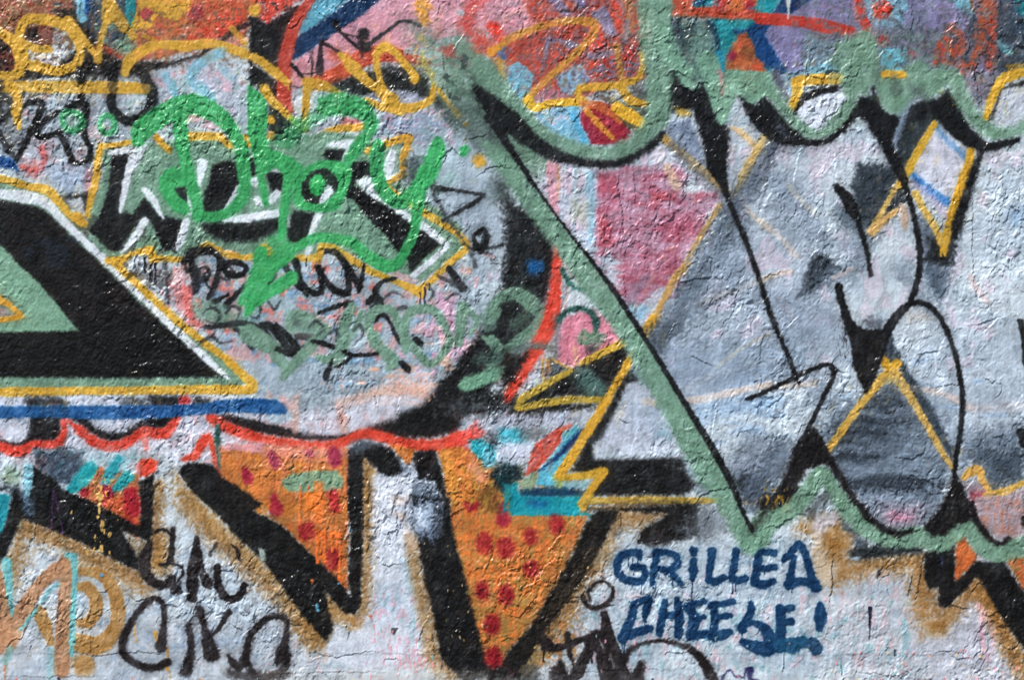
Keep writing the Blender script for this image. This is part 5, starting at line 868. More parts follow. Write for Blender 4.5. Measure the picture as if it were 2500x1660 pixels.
M('letter', None, T2); S("2040 1360 2120 1450 2180 1380 2200 1280 2240 1160 2334 1050 2440 1000 2530 1010 2555 1080 2540 1200 2510 1330 2460 1420", [40, 80, 70, 50, 60, 56, 50, 60, 50, 60, 110, 50], KK, soft=10, mist=.3); S("2215 1260 2195 1380 2240 1490 2340 1540 2460 1520 2540 1440 2560 1340", [40, 50, 60, 60, 60, 70, 50], KK, soft=12, mist=.3); S("2040 1500 2200 1540 2334 1530 2560 1520", [60, 80, 70, 60], KK, a=.85, soft=20)
use(3, 3); M(); S("965 925 965 1000 960 1200", [36, 22, 8], (26, 26, 50), mist=0, soft=3); S("1045 590 1030 660", [16, 12], (26, 26, 50), mist=0); S("1187 1300 1187 1350", 12, (20, 20, 40), mist=0); S("960 940 900 1010", 3, (40, 40, 60), mist=0)
B(290, 590, 12, (196, 40, 50), mist=0)
# words in navy
use(2, 3); N = (6, 50, 90)
WD1 = M('navy_word', 'navy blue sprayed word GRILLED')
kw = dict(soft=6, mist=.15, mw=6, cv=.12)
def letter(w, *strokes):
    M('letter', None, w)
    for s in strokes: S(s[0], s[1], s[2] if len(s) > 2 else N, **kw)
letter(WD1, ("1170 475 1165 435 1100 432 1010 462 972 540 990 620 1050 675 1130 690 1185 690 1222 620 1205 565 1110 562", [50, 60, 62, 62, 64, 64, 64, 66, 60, 56, 56, 50]))
for x, y, l in [(1075, 480, 60), (1110, 480, 90), (1160, 470, 60), (1190, 700, 100), (1040, 670, 40), (1120, 580, 50)]: DRIP(x, y, l, 10, N)
letter(WD1, ("1322 440 1310 560 1290 640 1285 710", [56, 64, 60, 50]), ("1320 432 1420 430 1500 460 1512 520 1440 590 1340 572", [60, 56, 56, 62, 66, 50]), ("1440 590 1490 650 1535 700", [56, 50, 48]))
DRIP(1466, 640, 80, 12, N); DRIP(1295, 690, 60, 12, N)
letter(WD1, ("1654 418 1656 438", [70, 56]), ("1655 500 1652 590 1642 665", [56, 82, 44])); DRIP(1638, 670, 190, 13, N)
letter(WD1, ("1818 420 1805 540 1785 670", [66, 60, 56]), ("1785 675 1850 690 1920 655", [56, 64, 60]))
letter(WD1, ("2030 420 2015 540 1990 660", [62, 56, 56]), ("1990 660 2060 685 2115 662", [56, 60, 56])); DRIP(1998, 690, 100, 12, N); DRIP(2025, 690, 80, 12, N)
letter(WD1, ("2370 435 2245 440 2225 560 2200 700 2290 715 2365 690", [60, 60, 64, 70, 70, 56]), ("2235 578 2370 565", [50, 56])); DRIP(2285, 560, 60, 10, N)
use(3, 3); letter(WD1, ("200 500 330 355 370 400 410 520 450 660 480 740", [50, 60, 60, 60, 64, 90], ), ("285 470 265 600 240 710", [50, 60, 70]), ("240 715 330 690 420 700 480 730", [80, 66, 66, 76])); DRIP(270, 740, 44, 12, N)
use(2, 3); WD2 = M('navy_word', 'navy blue sprayed word CHEESE with an exclamation mark')
letter(WD2, ("1212 1030 1235 930 1255 850 1130 885", [30, 70, 66, 50], ), ("1125 890 1095 1030 1020 1190", [60, 70, 80]), ("1020 1195 1150 1140 1265 1110", [70, 70, 66])); DRIP(1220, 1020, 90, 12, N); DRIP(1036, 1220, 130, 14, N); DRIP(1018, 1210, 80, 10, N)
letter(WD2, ("1395 872 1375 1000 1350 1150", [56, 70, 56]), ("1510 850 1525 1000 1520 1170", [56, 76, 60]), ("1375 1000 1525 975", 56))
letter(WD2, ("1605 915 1680 880 1745 870", [76, 50, 50]), ("1620 920 1660 1040 1625 1170", [70, 90, 76]), ("1655 1035 1745 1005", [50, 44]), ("1620 1175 1700 1165 1770 1150", [70, 70, 60]))
letter(WD2, ("1810 900 1920 885 2010 870", [60, 50, 50]), ("1830 895 1845 1040 1820 1175", [64, 66, 70]), ("1845 1015 1975 990", [50, 50]), ("1820 1180 1900 1170 1970 1140", [70, 84, 60]))
letter(WD2, ("2162 885 2165 960 2115 1040 2080 1110", [50, 60, 64, 76]), ("2090 1065 2200 1060 2300 1120 2345 1230 2310 1290 2200 1270 2095 1225", [40, 50, 80, 120, 120, 96, 60])); DRIP(2085, 1120, 50, 10, N)
use(3, 3); letter(WD2, ("160 950 270 925", [60, 60]), ("165 940 172 1080 165 1280", [80, 80, 90]), ("180 1060 265 1045", [50, 66]), ("170 1255 270 1260 370 1225", [110, 120, 90], (22, 76, 112)))
letter(WD2, ("522 905 525 1000 512 1105", [60, 108, 56]), ("455 1240 490 1290", [100, 100], (30, 66, 100)))
use(2, 3); M('black_tag', 'black sprayed tag and arch at the bottom edge')
S("730 860 720 780 790 700 860 692 930 740 932 820 860 900 780 925 700 900 665 820", [20, 30, 20, 26, 30, 36, 40, 44, 40, 36], (34, 28, 28), mist=.2); S("860 910 945 900", [30, 10], (34, 28, 28))
S("290 1180 370 1265 450 1280 600 1230 720 1190 870 1170", [90, 80, 60, 50, 60, 50], KK); S("530 1165 540 1280 585 1440", [56, 50, 14], KK); S("460 1400 510 1568", [40, 90], KK, soft=12); S("790 1180 700 1330 640 1460 570 1568", [110, 76, 100, 90], KK, soft=10)
S("860 985 890 1150 950 1350 1010 1568", [60, 90, 120, 160], KK); S("800 1200 860 1400 900 1568", [80, 120, 140], KK); S("1190 1420 1140 1568", [50, 130], KK, soft=14); S("420 1500 430 1568", 90, KK, soft=16)
S("1020 1430 1080 1310 1200 1240 1350 1220 1500 1240 1640 1300 1750 1420 1840 1590", [60, 46, 36, 34, 36, 60, 80, 90], KK, soft=10, mist=.2); DRIP(318, 1260, 140, 18, KK); DRIP(368, 1290, 60, 12, KK); DRIP(750, 1260, 150, 18, KK); DRIP(305, 1240, 60, 14, KK)
P("820 1200 840 1260 850 1300 830 1260", (190, 190, 200), soft=8); S("910 1330 945 1460", [14, 16], (150, 140, 140), a=.7)
M('purple_scribble', 'small dark purple scribble at the bottom edge'); S("1900 1568 1950 1490 1990 1480 2030 1540 2060 1520 2100 1550 2120 1470 2160 1480 2150 1550 2230 1568", [20, 14, 12, 10, 14, 12, 20, 60, 30, 14], (34, 34, 84), mist=0)
M('yellow_tick', 'small specks of yellow on the slanting edge'); FLECK(8, 120, 40, 980, 1400, [(232, 200, 90)], (4, 9), 31, 2, own=True)
WIDE[0] = 1.1
# bottom ledge
use('O'); M()
P("-20 1556 240 1556 600 1545 900 1540 1240 1552 1600 1556 1990 1546 2400 1548 2400 1600 -20 1600", (196, 198, 200), soft=30, a=.15); P("600 1546 1130 1544 1120 1600 600 1600", (206, 198, 180), soft=30, a=.2); P("1130 1536 1240 1530 1250 1600 1130 1600", (24, 24, 26), soft=16, a=.6)
P("1060 1400 1200 1540 1130 1568 1040 1480", (0, 0, 0), a=0)
for c, sd in [((216, 120, 120), 1), ((90, 160, 168), 2), ((226, 190, 120), 3), ((60, 60, 80), 4)]: FLECK(40, -700, 1556, 3300, 1700, [c], (1.2, 3.5), 40 + sd, 1.2)
for c, sd in [((222, 140, 146), 5), ((130, 180, 186), 6), ((226, 196, 160), 7)]: FLECK(30, 1900, 1490, 2360, 1568, [c], (1, 2.6), 40 + sd, 2)
FLECK(24, 820, 1420, 1010, 1560, [(226, 150, 156), (150, 196, 202)], (.8, 2), 60, 6); FLECK(24, 1250, 1430, 1900, 1560, [(230, 170, 186), (150, 190, 196)], (.8, 2), 61, 3)
FLECK(20, 400, 1500, 1000, 1568, [(230, 170, 180), (150, 190, 196)], (.8, 2), 62, 4)
# ================================================================ beyond the surveyed part the same coats run on
def run_on():
    """Outside the surveyed part the wall carries more of the same kind of paint, and bare whitewash near the ground."""
    def take(x, y):
        i = np.clip(np.searchsorted(XS, np.clip(x, 4, FW - 4).ravel()), 0, NXV - 1); j = np.clip(np.searchsorted(YS, np.clip(y, 4, FH - 4).ravel()), 0, NYV - 1)
        return COL[j, i].reshape(COL.shape)
    wob = 40 * fbm(GX / 130, GY / 130, 71)
    src = take(GX, GY)                                              # the edge itself, run outwards a little
    def over(src, d, new, width=26.0):
        m = np.clip((d + 60 * fbm(GX / 50, GY / 50, 77, 3)) / width - 0.6, 0, 1) * (d > 3)
        return src * (1 - m[..., None]) + new * m[..., None]
    src = over(src, -GX, take(-GX * 0.9 + 200 + wob, 1260 - GY * 0.72 + wob))
    src = over(src, GX - FW, take(FW - (GX - FW) * 0.9 - 260 + wob, 1230 - GY * 0.7 + wob))
    src = over(src, -GY, take(GX * 0.9 + 340 + wob, -GY + 90 + wob))
    coat = np.array([0.70, 0.72, 0.75]) * (0.9 + 0.16 * N4 + 0.08 * (NV_ - 0.5))[..., None]
    src = over(src, GY - FH, coat, 70.0)
    out = np.hypot(GX - np.clip(GX, 0, FW), GY - np.clip(GY, 0, FH))
    k = np.clip(out / 4, 0, 1)[..., None]
    COL[:] = COL * (1 - k) + src * k
    IDS[out > 3] = 0
def worn_through():
    """Neighbouring and older coats grin through where the top coat is thin."""
    for k, (ox, oy, sc, den, al) in enumerate([(26, 44, 22, .30, .34), (-38, -30, 34, .26, .30), (12, -60, 12, .22, .30)]):
        i = np.clip(np.searchsorted(XS, (GX + ox).ravel()), 0, NXV - 1); j = np.clip(np.searchsorted(YS, (GY + oy).ravel()), 0, NYV - 1)
        src = COL[j, i].reshape(COL.shape)
        n = 0.5 + 0.9 * fbm(WX / sc, WY / (sc * 1.7), 400 + k, 3, 0.6)
        m = np.clip((n - 1 + den * (0.6 + N4)) / 0.14 + 0.5, 0, 1) * al
        m = np.clip(m + (NS - .5) * .8 * m * (1 - m), 0, 1)
        m = (m * np.where(IDS > 0, 0.16, 0.4))[..., None]
        COL[:] = COL * (1 - m) + src * m
worn_through()
run_on()

# ================================================================ relief of the plaster, in millimetres towards the viewer
def relief():
    rough = U01(fbm(GX / 260, GY / 220, 81, 2), 1.1)
    H = 5.0 * fbm(GX / 420, GY / 380, 82, 2) + 1.9 * fbm(GX / 75, GY / 75, 84, 2)
    wx, wy = QX, QY
    dark = 1 - COL.mean(axis=2)
    H += (0.12 + 1.15 * rough ** 1.6 + 0.55 * dark) * 1.9 * GRAIN
    H += (0.3 + 1.0 * rough) * 2.4 * fbm(wx / 27, wy / 36, 98, 2, 0.5)
    H += (0.2 + 0.6 * rough + 0.9 * dark) * 1.15 * pnoise(GX / 6.3, GY / 7.0, 94)
    H += 0.7 * np.abs(pnoise(GX / 7.0, GY / 34.0, 95)) * (0.5 + rough)
    # nibs and blisters
    n = pnoise(GX / 10, GY / 10, 96); H += 2.2 * np.clip(n - 0.36, 0, 1) * 3 * (0.5 + rough)
    H += 1.6 * dark ** 2 * fbm(QX / 15, QY / 17, 99, 2, 0.6)
    n = pnoise(GX / 6.0, GY / 6.4, 97); H += 1.9 * dark ** 2 * np.clip(n - 0.22, 0, 1) * 2.2
    # old coats broken off in plates: a low step along their ragged edges
    for k, (sc, th, am) in enumerate([(62, 0.12, 0.75), (38, 0.24, 0.6), (110, 0.0, 0.7), (150, 0.18, 0.8)]):
        f = fbm(wx / sc, wy / (sc * 1.5), 100 + 5 * k, 4, 0.62)
        H += am * (0.4 + 3.4 * rough ** 1.3) * np.clip((f - th) / 0.035 + 0.5, 0, 1)
    return H, rough
H, ROUGH = relief()

def curl(px, py, amp):
    """A crack in the coats whose one lip has lifted."""
    x0, x1, y0, y1 = px.min() - 26, px.max() + 26, py.min() - 26, py.max() + 26
    i0, j0, i1, j1 = window(x0, y0, x1, y1)
    if i1 - i0 < 3 or j1 - j0 < 3: return
    x = WX[j0:j1, i0:i1]; y = WY[j0:j1, i0:i1]
    best = np.full(x.shape, 1e4, np.float32); sg = np.zeros(x.shape, np.float32)
    n = len(px) - 1
    for k in range(n):
        dx, dy = px[k + 1] - px[k], py[k + 1] - py[k]; L = math.hypot(dx, dy) + 1e-6
        t = np.clip(((x - px[k]) * dx + (y - py[k]) * dy) / L / L, 0, 1)
        ex, ey = x - px[k] - t * dx, y - py[k] - t * dy
        d = np.hypot(ex, ey); cr = (dx * ey - dy * ex) / L
        fade = math.sin(math.pi * (k + 0.7) / (n + 0.4)) ** 0.5
        m = d < best
        best = np.where(m, d, best); sg = np.where(m, np.sign(cr) * fade, sg)
    up = np.clip(sg, 0, 1) * np.exp(-best / 7.0) - np.clip(-sg, 0, 1) * 0.55 * np.exp(-best / 2.6)
    H[j0:j1, i0:i1] += 1.35 * amp * up

def cracks():
    q = np.random.RandomState(5)
    for c in range(1150):
        x, y = q.uniform(-300, 2800), q.uniform(-200, 1760)
        jj = min(max(int(np.searchsorted(YS, y)), 0), NYV - 1); ii = min(max(int(np.searchsorted(XS, x)), 0), NXV - 1)
        if ROUGH[jj, ii] < q.uniform(0.12, 0.8): continue
        n = q.randint(4, 16); a = q.choice([math.pi / 2, math.pi / 2, q.uniform(0, math.pi)]) + q.normal(0, .4)
        px, py = [x], [y]
        for k in range(n):
            a += q.normal(0, .55); st = q.uniform(4, 9)
            px.append(px[-1] + st * math.cos(a)); py.append(py[-1] + st * math.sin(a))
        if px[-1] - px[0] > abs(py[-1] - py[0]) and k % 4: px, py = px[::-1], py[::-1]
        curl(np.array(px), np.array(py), q.uniform(.6, 2.2) * q.choice([1, 1, -.6]))
cracks()

def known_cracks():
    """The cracks that stand out on the wall."""
    def C(s, amp):
        p = parse(s); p, _ = spline(p, step=6)
        q = np.random.RandomState(int(p[0, 0]) + 3); p = p + q.normal(0, 1.6, p.shape)
        if abs(p[-1, 0] - p[0, 0]) > 1.5 * abs(p[-1, 1] - p[0, 1]) and p[-1, 0] > p[0, 0]: p = p[::-1]; amp = amp * (0.5 if p[:, 1].mean() > 1560 else 0.9)
        curl(p[:, 0], p[:, 1], amp)
    use(2, 0)
    for s, a in [("100 0 100 150 130 260 60 300", 2), ("860 290 870 400 800 440 730 450", 3), ("1250 400 1300 380 1450 310", 2), ("1380 690 1450 640 1540 650 1620 700", 3), ("1460 760 1600 790 1650 810 1730 740 1850 770", 3), ("610 800 600 900 640 1010 560 1110", 2.5), ("1120 940 1270 930", 2), ("940 910 1030 850", 2), ("380 960 370 1040 440 1160 500 1100", 2), ("640 130 690 90", 2), ("1310 70 1340 110 1390 80", 2)]: C(s, a)
    use(3, 0)
    for s, a in [("370 740 390 600 410 500 390 300", 2.5), ("200 660 290 660 370 620", 2), ("640 1000 690 970 560 1060 510 1150", 2.5), ("1780 260 1850 400 1800 500", 2.5), ("1960 470 1920 560 1890 700 1950 860 1920 950", 3), ("1580 310 1690 250 1740 170 1800 150", 2), ("1660 500 1700 340 1750 310", 2.5), ("1000 550 1060 480 1130 450", 2), ("1260 70 1330 60 1340 250 1270 240", 1.6), ("300 1550 330 1360 380 1310", 2), ("660 1480 650 1380", 2)]: C(s, a)
    use(1, 0)
    for s, a in [("330 170 300 230 340 250 440 140", 2.5), ("730 960 740 1120 760 720", 2.5), ("500 480 490 560 520 640 440 660", 2.5), ("1780 450 1850 330", 2), ("1890 1240 2000 1220 2100 1190", 2), ("1600 1500 1760 1320 1880 1500", 2.5), ("2000 1560 2080 1500 2200 1480 2300 1500", 2), ("1200 1200 1310 1180 1420 1210", 2.5), ("1680 500 1690 660", 1.8), ("1000 780 1100 730 1160 660", 2)]: C(s, a)
    use(2, 1)
    for s, a in [("980 70 990 250 1020 450 1020 700 1030 740", 2.6), ("1110 0 1130 200 1130 340", 2.2), ("1570 60 1600 40 1570 150 1560 260", 2.5), ("1320 360 1310 500 1330 590 1300 640", 2.5), ("480 20 550 40 600 90 700 60", 2.5), ("1030 980 1040 1140", 2), ("1420 1520 1480 1400 1520 1370", 2)]: C(s, a)
    use(3, 1)
    for s, a in [("280 140 290 30", 2), ("500 680 510 560 600 560 640 470", 2.2), ("400 830 480 740 510 700", 2), ("1880 120 1880 700 1890 1000 1910 1200", 2.2), ("2000 1440 2080 1360 2140 1320", 2.8), ("1900 1400 1980 1370 2060 1340", 2.6), ("240 1400 310 1330", 2.5), ("20 970 120 940 200 910", 2)]: C(s, a)
    use(3, 2)
    for s, a in [("1400 160 1560 140", 2.4), ("1960 360 2020 400 2100 420", 2.4), ("1540 520 1610 460 1610 360", 2.6), ("1200 1080 1330 1090 1440 1030 1450 960", 3), ("1280 1220 1400 1270 1480 1280 1600 1240", 3), ("100 1000 120 890 240 880", 2.2), ("1960 1040 1980 920", 2)]: C(s, a)
    use(2, 2)
    for s, a in [("1640 1520 1720 1430 1820 1380 1990 1340", 3), ("1050 1300 1070 1200 1140 1180 1200 1260", 2.4), ("1120 1380 1240 1370 1300 1400", 2.4), ("1000 740 1050 770 1070 770", 2.5), ("1820 900 1840 740 1860 560", 2.5), ("1640 180 1800 260", 2), ("2050 880 2120 830 2160 860", 2.2), ("1580 780 1560 830 1620 820", 2.4)]: C(s, a)
    use(1, 2)
    for s, a in [("740 640 780 700 770 770", 3.4), ("1270 720 1290 580 1280 500", 2.4), ("1250 1450 1230 1568", 2.5), ("1070 520 1080 600", 2), ("1480 1360 1560 1380 1520 1420", 2.2), ("2100 700 2160 640", 2)]: C(s, a)
    use(0, 3)
    for s, a in [("1170 830 1200 860 1300 850", 2.6), ("1470 880 1540 840 1560 810", 2.6), ("2260 960 2270 1080 2250 1110", 3.4), ("2140 1200 2150 1160 2240 1120", 3), ("2060 1070 2140 1110", 2.4), ("680 1320 850 1350 1050 1330 1300 1320 1500 1360", 3), ("220 570 230 660", 2.5), ("2190 560 2250 500", 2.5), ("510 1140 550 1110", 2.5), ("0 1530 400 1540 900 1530", 2)]: C(s, a)
    use(1, 3)
    for s, a in [("1250 0 1270 130 1270 220 1200 250 1220 360", 3.4), ("1500 1100 1480 1180", 2.6), ("330 1320 520 1320 700 1360 860 1340 1000 1320 1160 1310", 3), ("1160 1400 1200 1380 1290 1390", 3.4), ("770 1060 830 1100 850 1180", 2.6), ("1400 150 1380 100 1430 40", 2.6), ("1760 100 1850 50", 3), ("1500 1080 1560 980 1570 920", 2.6), ("100 1510 600 1500 1200 1505", 2.4), ("130 1200 200 1160 220 1100", 2.4), ("1600 1170 1600 1280", 2.4)]: C(s, a)
    use(2, 3)
    for s, a in [("100 740 240 690 330 560 400 500 500 480", 3.4), ("0 990 100 1000 220 860 300 800", 3), ("350 430 440 300 500 280", 3), ("1810 700 1880 750", 2.6), ("1000 90 1010 180", 2.4), ("20 600 120 560", 2.4), ("600 1500 1100 1470 1500 1480", 2.4)]: C(s, a)
    use(3, 3)
    for s, a in [("640 440 620 600 630 740 600 880", 3.4), ("60 200 160 190 280 110", 3), ("390 180 400 260 430 330 500 340", 2.6), ("1430 470 1400 700 1370 860", 3), ("1340 640 1310 800", 3), ("1700 900 1800 920", 2.4), ("1990 980 2030 1000 2090 940", 2.8), ("700 1440 720 1560", 3.4), ("720 1480 1100 1520 1400 1560", 3), ("1510 1320 1660 1310 1820 1330", 2.8), ("180 1350 190 1460", 3), ("870 700 900 740", 2), ("1100 750 1140 820", 2.4)]: C(s, a)
known_cracks()
# the low ledge that runs along the foot of the wall, a little proud of it
edge = 1641 + 3 * fbm(GX / 90, GY / 90, 121, 2)
H += 1.2 * np.clip((GY - edge) / 14 + 0.5, 0, 1)
edge2 = 1596 + 5 * fbm(GX / 70, GY / 300, 125, 3) + 8 * fbm(GX / 600, GY * 0, 127, 2)
H -= 1.1 * np.clip((GY - edge2) / 4 + 0.5, 0, 1)

# ================================================================ materials
def paint_material(name):
    m = bpy.data.materials.new(name); m.use_nodes = True
    n = m.node_tree.nodes; l = m.node_tree.links; b = n['Principled BSDF']
    at = n.new('ShaderNodeAttribute'); at.attribute_name = 'paint'
    co = n.new('ShaderNodeTexCoord')
    no = n.new('ShaderNodeTexNoise'); no.inputs['Scale'].default_value = 420; no.inputs['Detail'].default_value = 5; no.inputs['Roughness'].default_value = 0.6
    l.new(co.outputs['Object'], no.inputs['Vector'])
    mr = n.new('ShaderNodeMapRange'); mr.inputs['To Min'].default_value = 0.92; mr.inputs['To Max'].default_value = 1.07
    l.new(no.outputs['Fac'], mr.inputs['Value'])
    mx = n.new('ShaderNodeVectorMath'); mx.operation = 'SCALE'
    l.new(at.outputs['Color'], mx.inputs[0]); l.new(mr.outputs[0], mx.inputs['Scale']); l.new(mx.outputs[0], b.inputs['Base Color'])
    l.new(at.outputs['Alpha'], b.inputs['Roughness'])
    bp = n.new('ShaderNodeBump'); bp.inputs['Strength'].default_value = 0.35; bp.inputs['Distance'].default_value = 0.001
    n2 = n.new('ShaderNodeTexNoise'); n2.inputs['Scale'].default_value = 230; n2.inputs['Detail'].default_value = 4; n2.inputs['Roughness'].default_value = 0.65
    l.new(co.outputs['Object'], n2.inputs['Vector']); l.new(n2.outputs['Fac'], bp.inputs['Height']); l.new(bp.outputs[0], b.inputs['Normal'])
    sm = n.new('ShaderNodeMapRange'); sm.inputs['From Min'].default_value = 0.24; sm.inputs['From Max'].default_value = 0.40; sm.inputs['To Min'].default_value = 0.32; sm.inputs['To Max'].default_value = 0.5
    l.new(at.outputs['Alpha'], sm.inputs['Value']); l.new(sm.outputs[0], b.inputs['Specular IOR Level'])
    return m
PAINT = paint_material('layered_spray_paint')

def plain(name, c, rough=0.9, scale=40, amt=0.25, bump=0.004):
    m = bpy.data.materials.new(name); m.use_nodes = True
    n = m.node_tree.nodes; l = m.node_tree.links; b = n['Principled BSDF']
    co = n.new('ShaderNodeTexCoord'); no = n.new('ShaderNodeTexNoise'); no.inputs['Scale'].default_value = scale; no.inputs['Detail'].default_value = 8
    l.new(co.outputs['Object'], no.inputs['Vector'])
    cr = n.new('ShaderNodeValToRGB'); cr.color_ramp.elements[0].color = (*[v * (1 - amt) for v in c], 1); cr.color_ramp.elements[1].color = (*[v * (1 + amt) for v in c], 1)
    cr.color_ramp.elements[0].position = .3; cr.color_ramp.elements[1].position = .7
    l.new(no.outputs['Fac'], cr.inputs[0]); l.new(cr.outputs[0], b.inputs['Base Color']); b.inputs['Roughness'].default_value = rough
    bp = n.new('ShaderNodeBump'); bp.inputs['Distance'].default_value = bump; l.new(no.outputs['Fac'], bp.inputs['Height']); l.new(bp.outputs[0], b.inputs['Normal'])
    return m

# ================================================================ the wall: one relief, cut along the outlines of the painted marks
root = bpy.data.objects.new('graffiti_wall', None); scene.collection.objects.link(root)
root['label'] = 'tall plastered wall covered in layered spray-painted graffiti with cracked and flaking coats'
root['category'] = 'wall'; root['kind'] = 'thing'

streak = (NV_ - 0.5) * 0.07 + (N2 - 0.5) * 0.05 + (N3 - 0.5) * 0.10 + (N4 - 0.5) * 0.10
C = np.clip(COL * (1 + streak[..., None]), 0, 1)
lum = C.mean(axis=2)
lin = np.where(C <= 0.04045, C / 12.92, ((C + 0.055) / 1.055) ** 2.4) * 0.93
lin = lin ** 1.03
gloss = np.clip(0.26 + 0.30 * lum + 0.10 * (N3 - 0.5), 0.15, 0.8)
RGBA = np.dstack([lin, gloss]).astype(np.float32).reshape(-1, 4)
T = (H + FILM * 1.6).astype(np.float32)
PX = ((GX - 1250) * U).astype(np.float32); PZ = ((G_BOTTOM - GY) * U).astype(np.float32); PY = (-T / 1000).astype(np.float32)
XYZ = np.dstack([PX, PY, PZ]).reshape(-1, 3)
dHx = np.gradient(PY, axis=1) / np.gradient(PX, axis=1); dHz = np.gradient(PY, axis=0) / np.gradient(PZ, axis=0)
NRM = np.dstack([dHx, -np.ones_like(dHx), dHz]); NRM /= np.linalg.norm(NRM, axis=2, keepdims=True); NRM = NRM.reshape(-1, 3).astype(np.float32)
vid = np.arange(NXV * NYV).reshape(NYV, NXV)
quads = np.stack([vid[1:, :-1], vid[1:, 1:], vid[:-1, 1:], vid[:-1, :-1]], axis=-1).reshape(-1, 4)
fid = IDS[:-1, :-1].ravel().copy()
cnt = np.bincount(fid, minlength=len(MARKS))
fid[cnt[fid] < 14] = 0
cnt = np.bincount(fid, minlength=len(MARKS))

def surface(name, sel, parent):
    f = quads[sel]; used, inv = np.unique(f, return_inverse=True)
    me = bpy.data.meshes.new(name); nf = len(f)
    me.vertices.add(len(used)); me.vertices.foreach_set('co', XYZ[used].ravel())
    me.loops.add(nf * 4); me.loops.foreach_set('vertex_index', inv.astype(np.int32).ravel())
    me.polygons.add(nf); me.polygons.foreach_set('loop_start', np.arange(0, nf * 4, 4, dtype=np.int32))
    me.polygons.foreach_set('use_smooth', np.ones(nf, bool))
    me.update(calc_edges=True)
    a = me.color_attributes.new('paint', 'FLOAT_COLOR', 'POINT'); a.data.foreach_set('color', RGBA[used].ravel())
    me.normals_split_custom_set_from_vertices(NRM[used])
    me.materials.append(PAINT)
    o = bpy.data.objects.new(name, me); scene.collection.objects.link(o); o.parent = parent
    return o

def islands(F):
    """Connected pieces of the same mark on the grid of faces: a label per face (union of runs, row by row)."""
    rows, cols = F.shape; lab = np.full(F.shape, -1, np.int32); par = []; prev = []; info = []
    def find(a):
        while par[a] != a: par[a] = par[par[a]]; a = par[a]
        return a
    for r in range(rows):
        line = F[r]; cut = np.flatnonzero(np.diff(line)) + 1
        st = np.concatenate([[0], cut]); en = np.concatenate([cut, [cols]]); cur = []
        for s_, e_ in zip(st.tolist(), en.tolist()):
            v = int(line[s_])
            if v == 0: continue
            k = len(par); par.append(k); info.append((v, r, s_, e_)); cur.append((s_, e_, v, k))
        i = j = 0
        while i < len(prev) and j < len(cur):
            p, c = prev[i], cur[j]
            if p[2] == c[2] and p[0] < c[1] and c[0] < p[1]:
                a, b = find(p[3]), find(c[3])
                if a != b: par[max(a, b)] = min(a, b)
            if p[1] < c[1]: i += 1
            else: j += 1
        prev = cur
    comp = {}
    for k, (v, r, s_, e_) in enumerate(info):
        a = find(k); q = comp.setdefault(a, [v, 0, 1e9, 1e9, -1, -1, []])
        q[1] += e_ - s_; q[2] = min(q[2], XS[s_]); q[3] = min(q[3], YS[r]); q[4] = max(q[4], XS[e_]); q[5] = max(q[5], YS[r]); q[6].append((r, s_, e_))
    return list(comp.values())

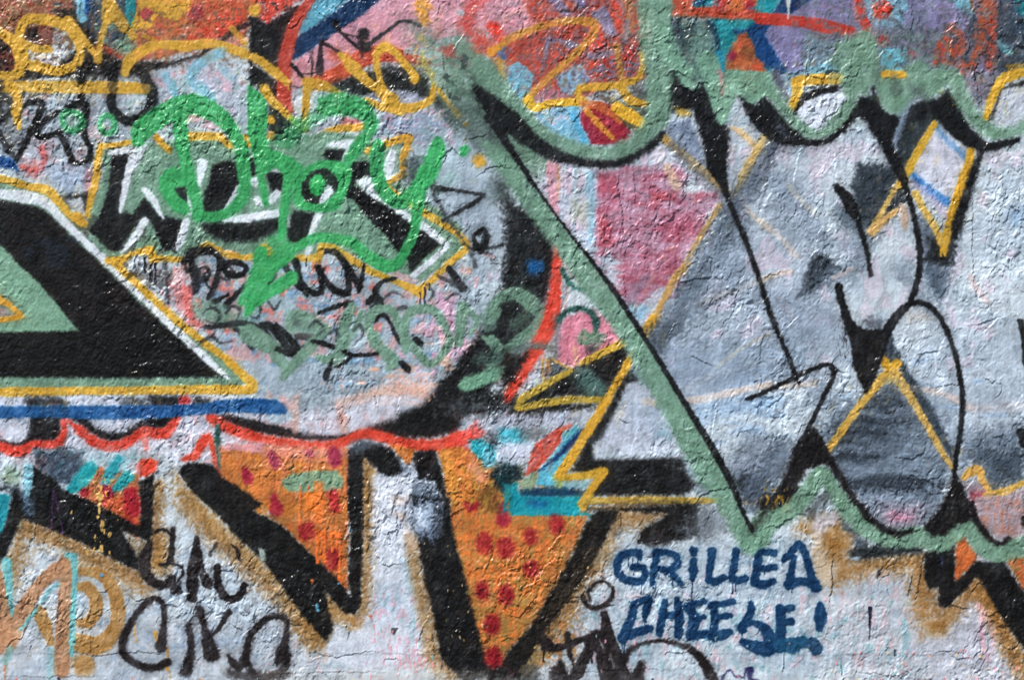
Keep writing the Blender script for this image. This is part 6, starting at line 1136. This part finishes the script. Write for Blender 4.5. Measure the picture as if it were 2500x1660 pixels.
FG = fid.reshape(NYV - 1, NXV - 1)
bymark = {}
for c in islands(FG):
    if c[1] < 12:
        for r, s_, e_ in c[6]: FG[r, s_:e_] = 0
    else: bymark.setdefault(c[0], []).append(c)
for v in sorted(bymark):
    cs = sorted(bymark[v], key=lambda c: -c[1]); groups = []
    for c in cs:                                    # pieces of one mark that lie close together stay one part
        g = [i for i, q in enumerate(groups) if c[2] < q[2] + 11 and c[4] > q[0] - 11 and c[3] < q[3] + 11 and c[5] > q[1] - 11]
        if MARKS[v][0] in ('white_highlight', 'black_scrawl', 'tan_fringe', 'yellow_outline', 'black_heart') and c[1] >= 90: g = []
        if g or (c[1] < 110 and groups):
            q = groups[g[0] if g else 0]; q[4].append(c)
            if g: q[0] = min(q[0], c[2]); q[1] = min(q[1], c[3]); q[2] = max(q[2], c[4]); q[3] = max(q[3], c[5])
        else: groups.append([c[2], c[3], c[4], c[5], [c]])
    for q in groups[1:]:
        MARKS.append(MARKS[v]); nv = len(MARKS) - 1
        for c in q[4]:
            for r, s_, e_ in c[6]: FG[r, s_:e_] = nv
fid = FG.ravel(); cnt = np.bincount(fid, minlength=len(MARKS))
order = np.argsort(fid, kind='stable'); bounds = np.searchsorted(fid[order], np.arange(len(MARKS) + 1))
objs = {0: root}
surface('plaster_surface', order[bounds[0]:bounds[1]], root)
needed = {MARKS[k][1] for k in range(1, len(MARKS)) if cnt[k]}
for k in range(1, len(MARKS)):
    name, par, label = MARKS[k]
    if cnt[k]: o = surface(name, order[bounds[k]:bounds[k + 1]], objs[par])
    elif k in needed:
        o = bpy.data.objects.new(name, None); scene.collection.objects.link(o); o.parent = root
    else: continue
    if label: o['label'] = label
    objs[k] = o

# the masonry behind the coats, and the coping on top of it
def box(name, x0, y0, z0, x1, y1, z1, mat, parent=None):
    v = [(x, y, z) for x in (x0, x1) for y in (y0, y1) for z in (z0, z1)]
    f = [(0, 1, 3, 2), (4, 6, 7, 5), (0, 4, 5, 1), (2, 3, 7, 6), (0, 2, 6, 4), (1, 5, 7, 3)]
    me = bpy.data.meshes.new(name); me.from_pydata(v, [], f); me.update(); me.materials.append(mat)
    o = bpy.data.objects.new(name, me); scene.collection.objects.link(o); o.parent = parent; return o
wl, wr = (XS[0] - 1250) * U, (XS[-1] - 1250) * U; wt = (G_BOTTOM - YS[0]) * U
RENDERC = plain('bare_render', (0.36, 0.35, 0.33))
box('masonry', wl, 0.03, 0.0, wr, 0.36, wt - 0.002, RENDERC, root)
box('coping_slab', wl - 0.04, -0.05, wt + 0.001, wr + 0.04, 0.41, wt + 0.071, plain('coping_concrete', (0.3, 0.3, 0.29)), root)

gm = bpy.data.meshes.new('pavement'); gv = []; gf = []
g = 60.0
gm.from_pydata([(-g, -g, 0.004), (g, -g, 0.004), (g, g, 0.004), (-g, g, 0.004)], [], [(0, 1, 2, 3)]); gm.update()
gm.materials.append(plain('worn_asphalt', (0.07, 0.07, 0.072), 0.9, 30, 0.3))
go = bpy.data.objects.new('pavement', gm); scene.collection.objects.link(go); go['kind'] = 'structure'
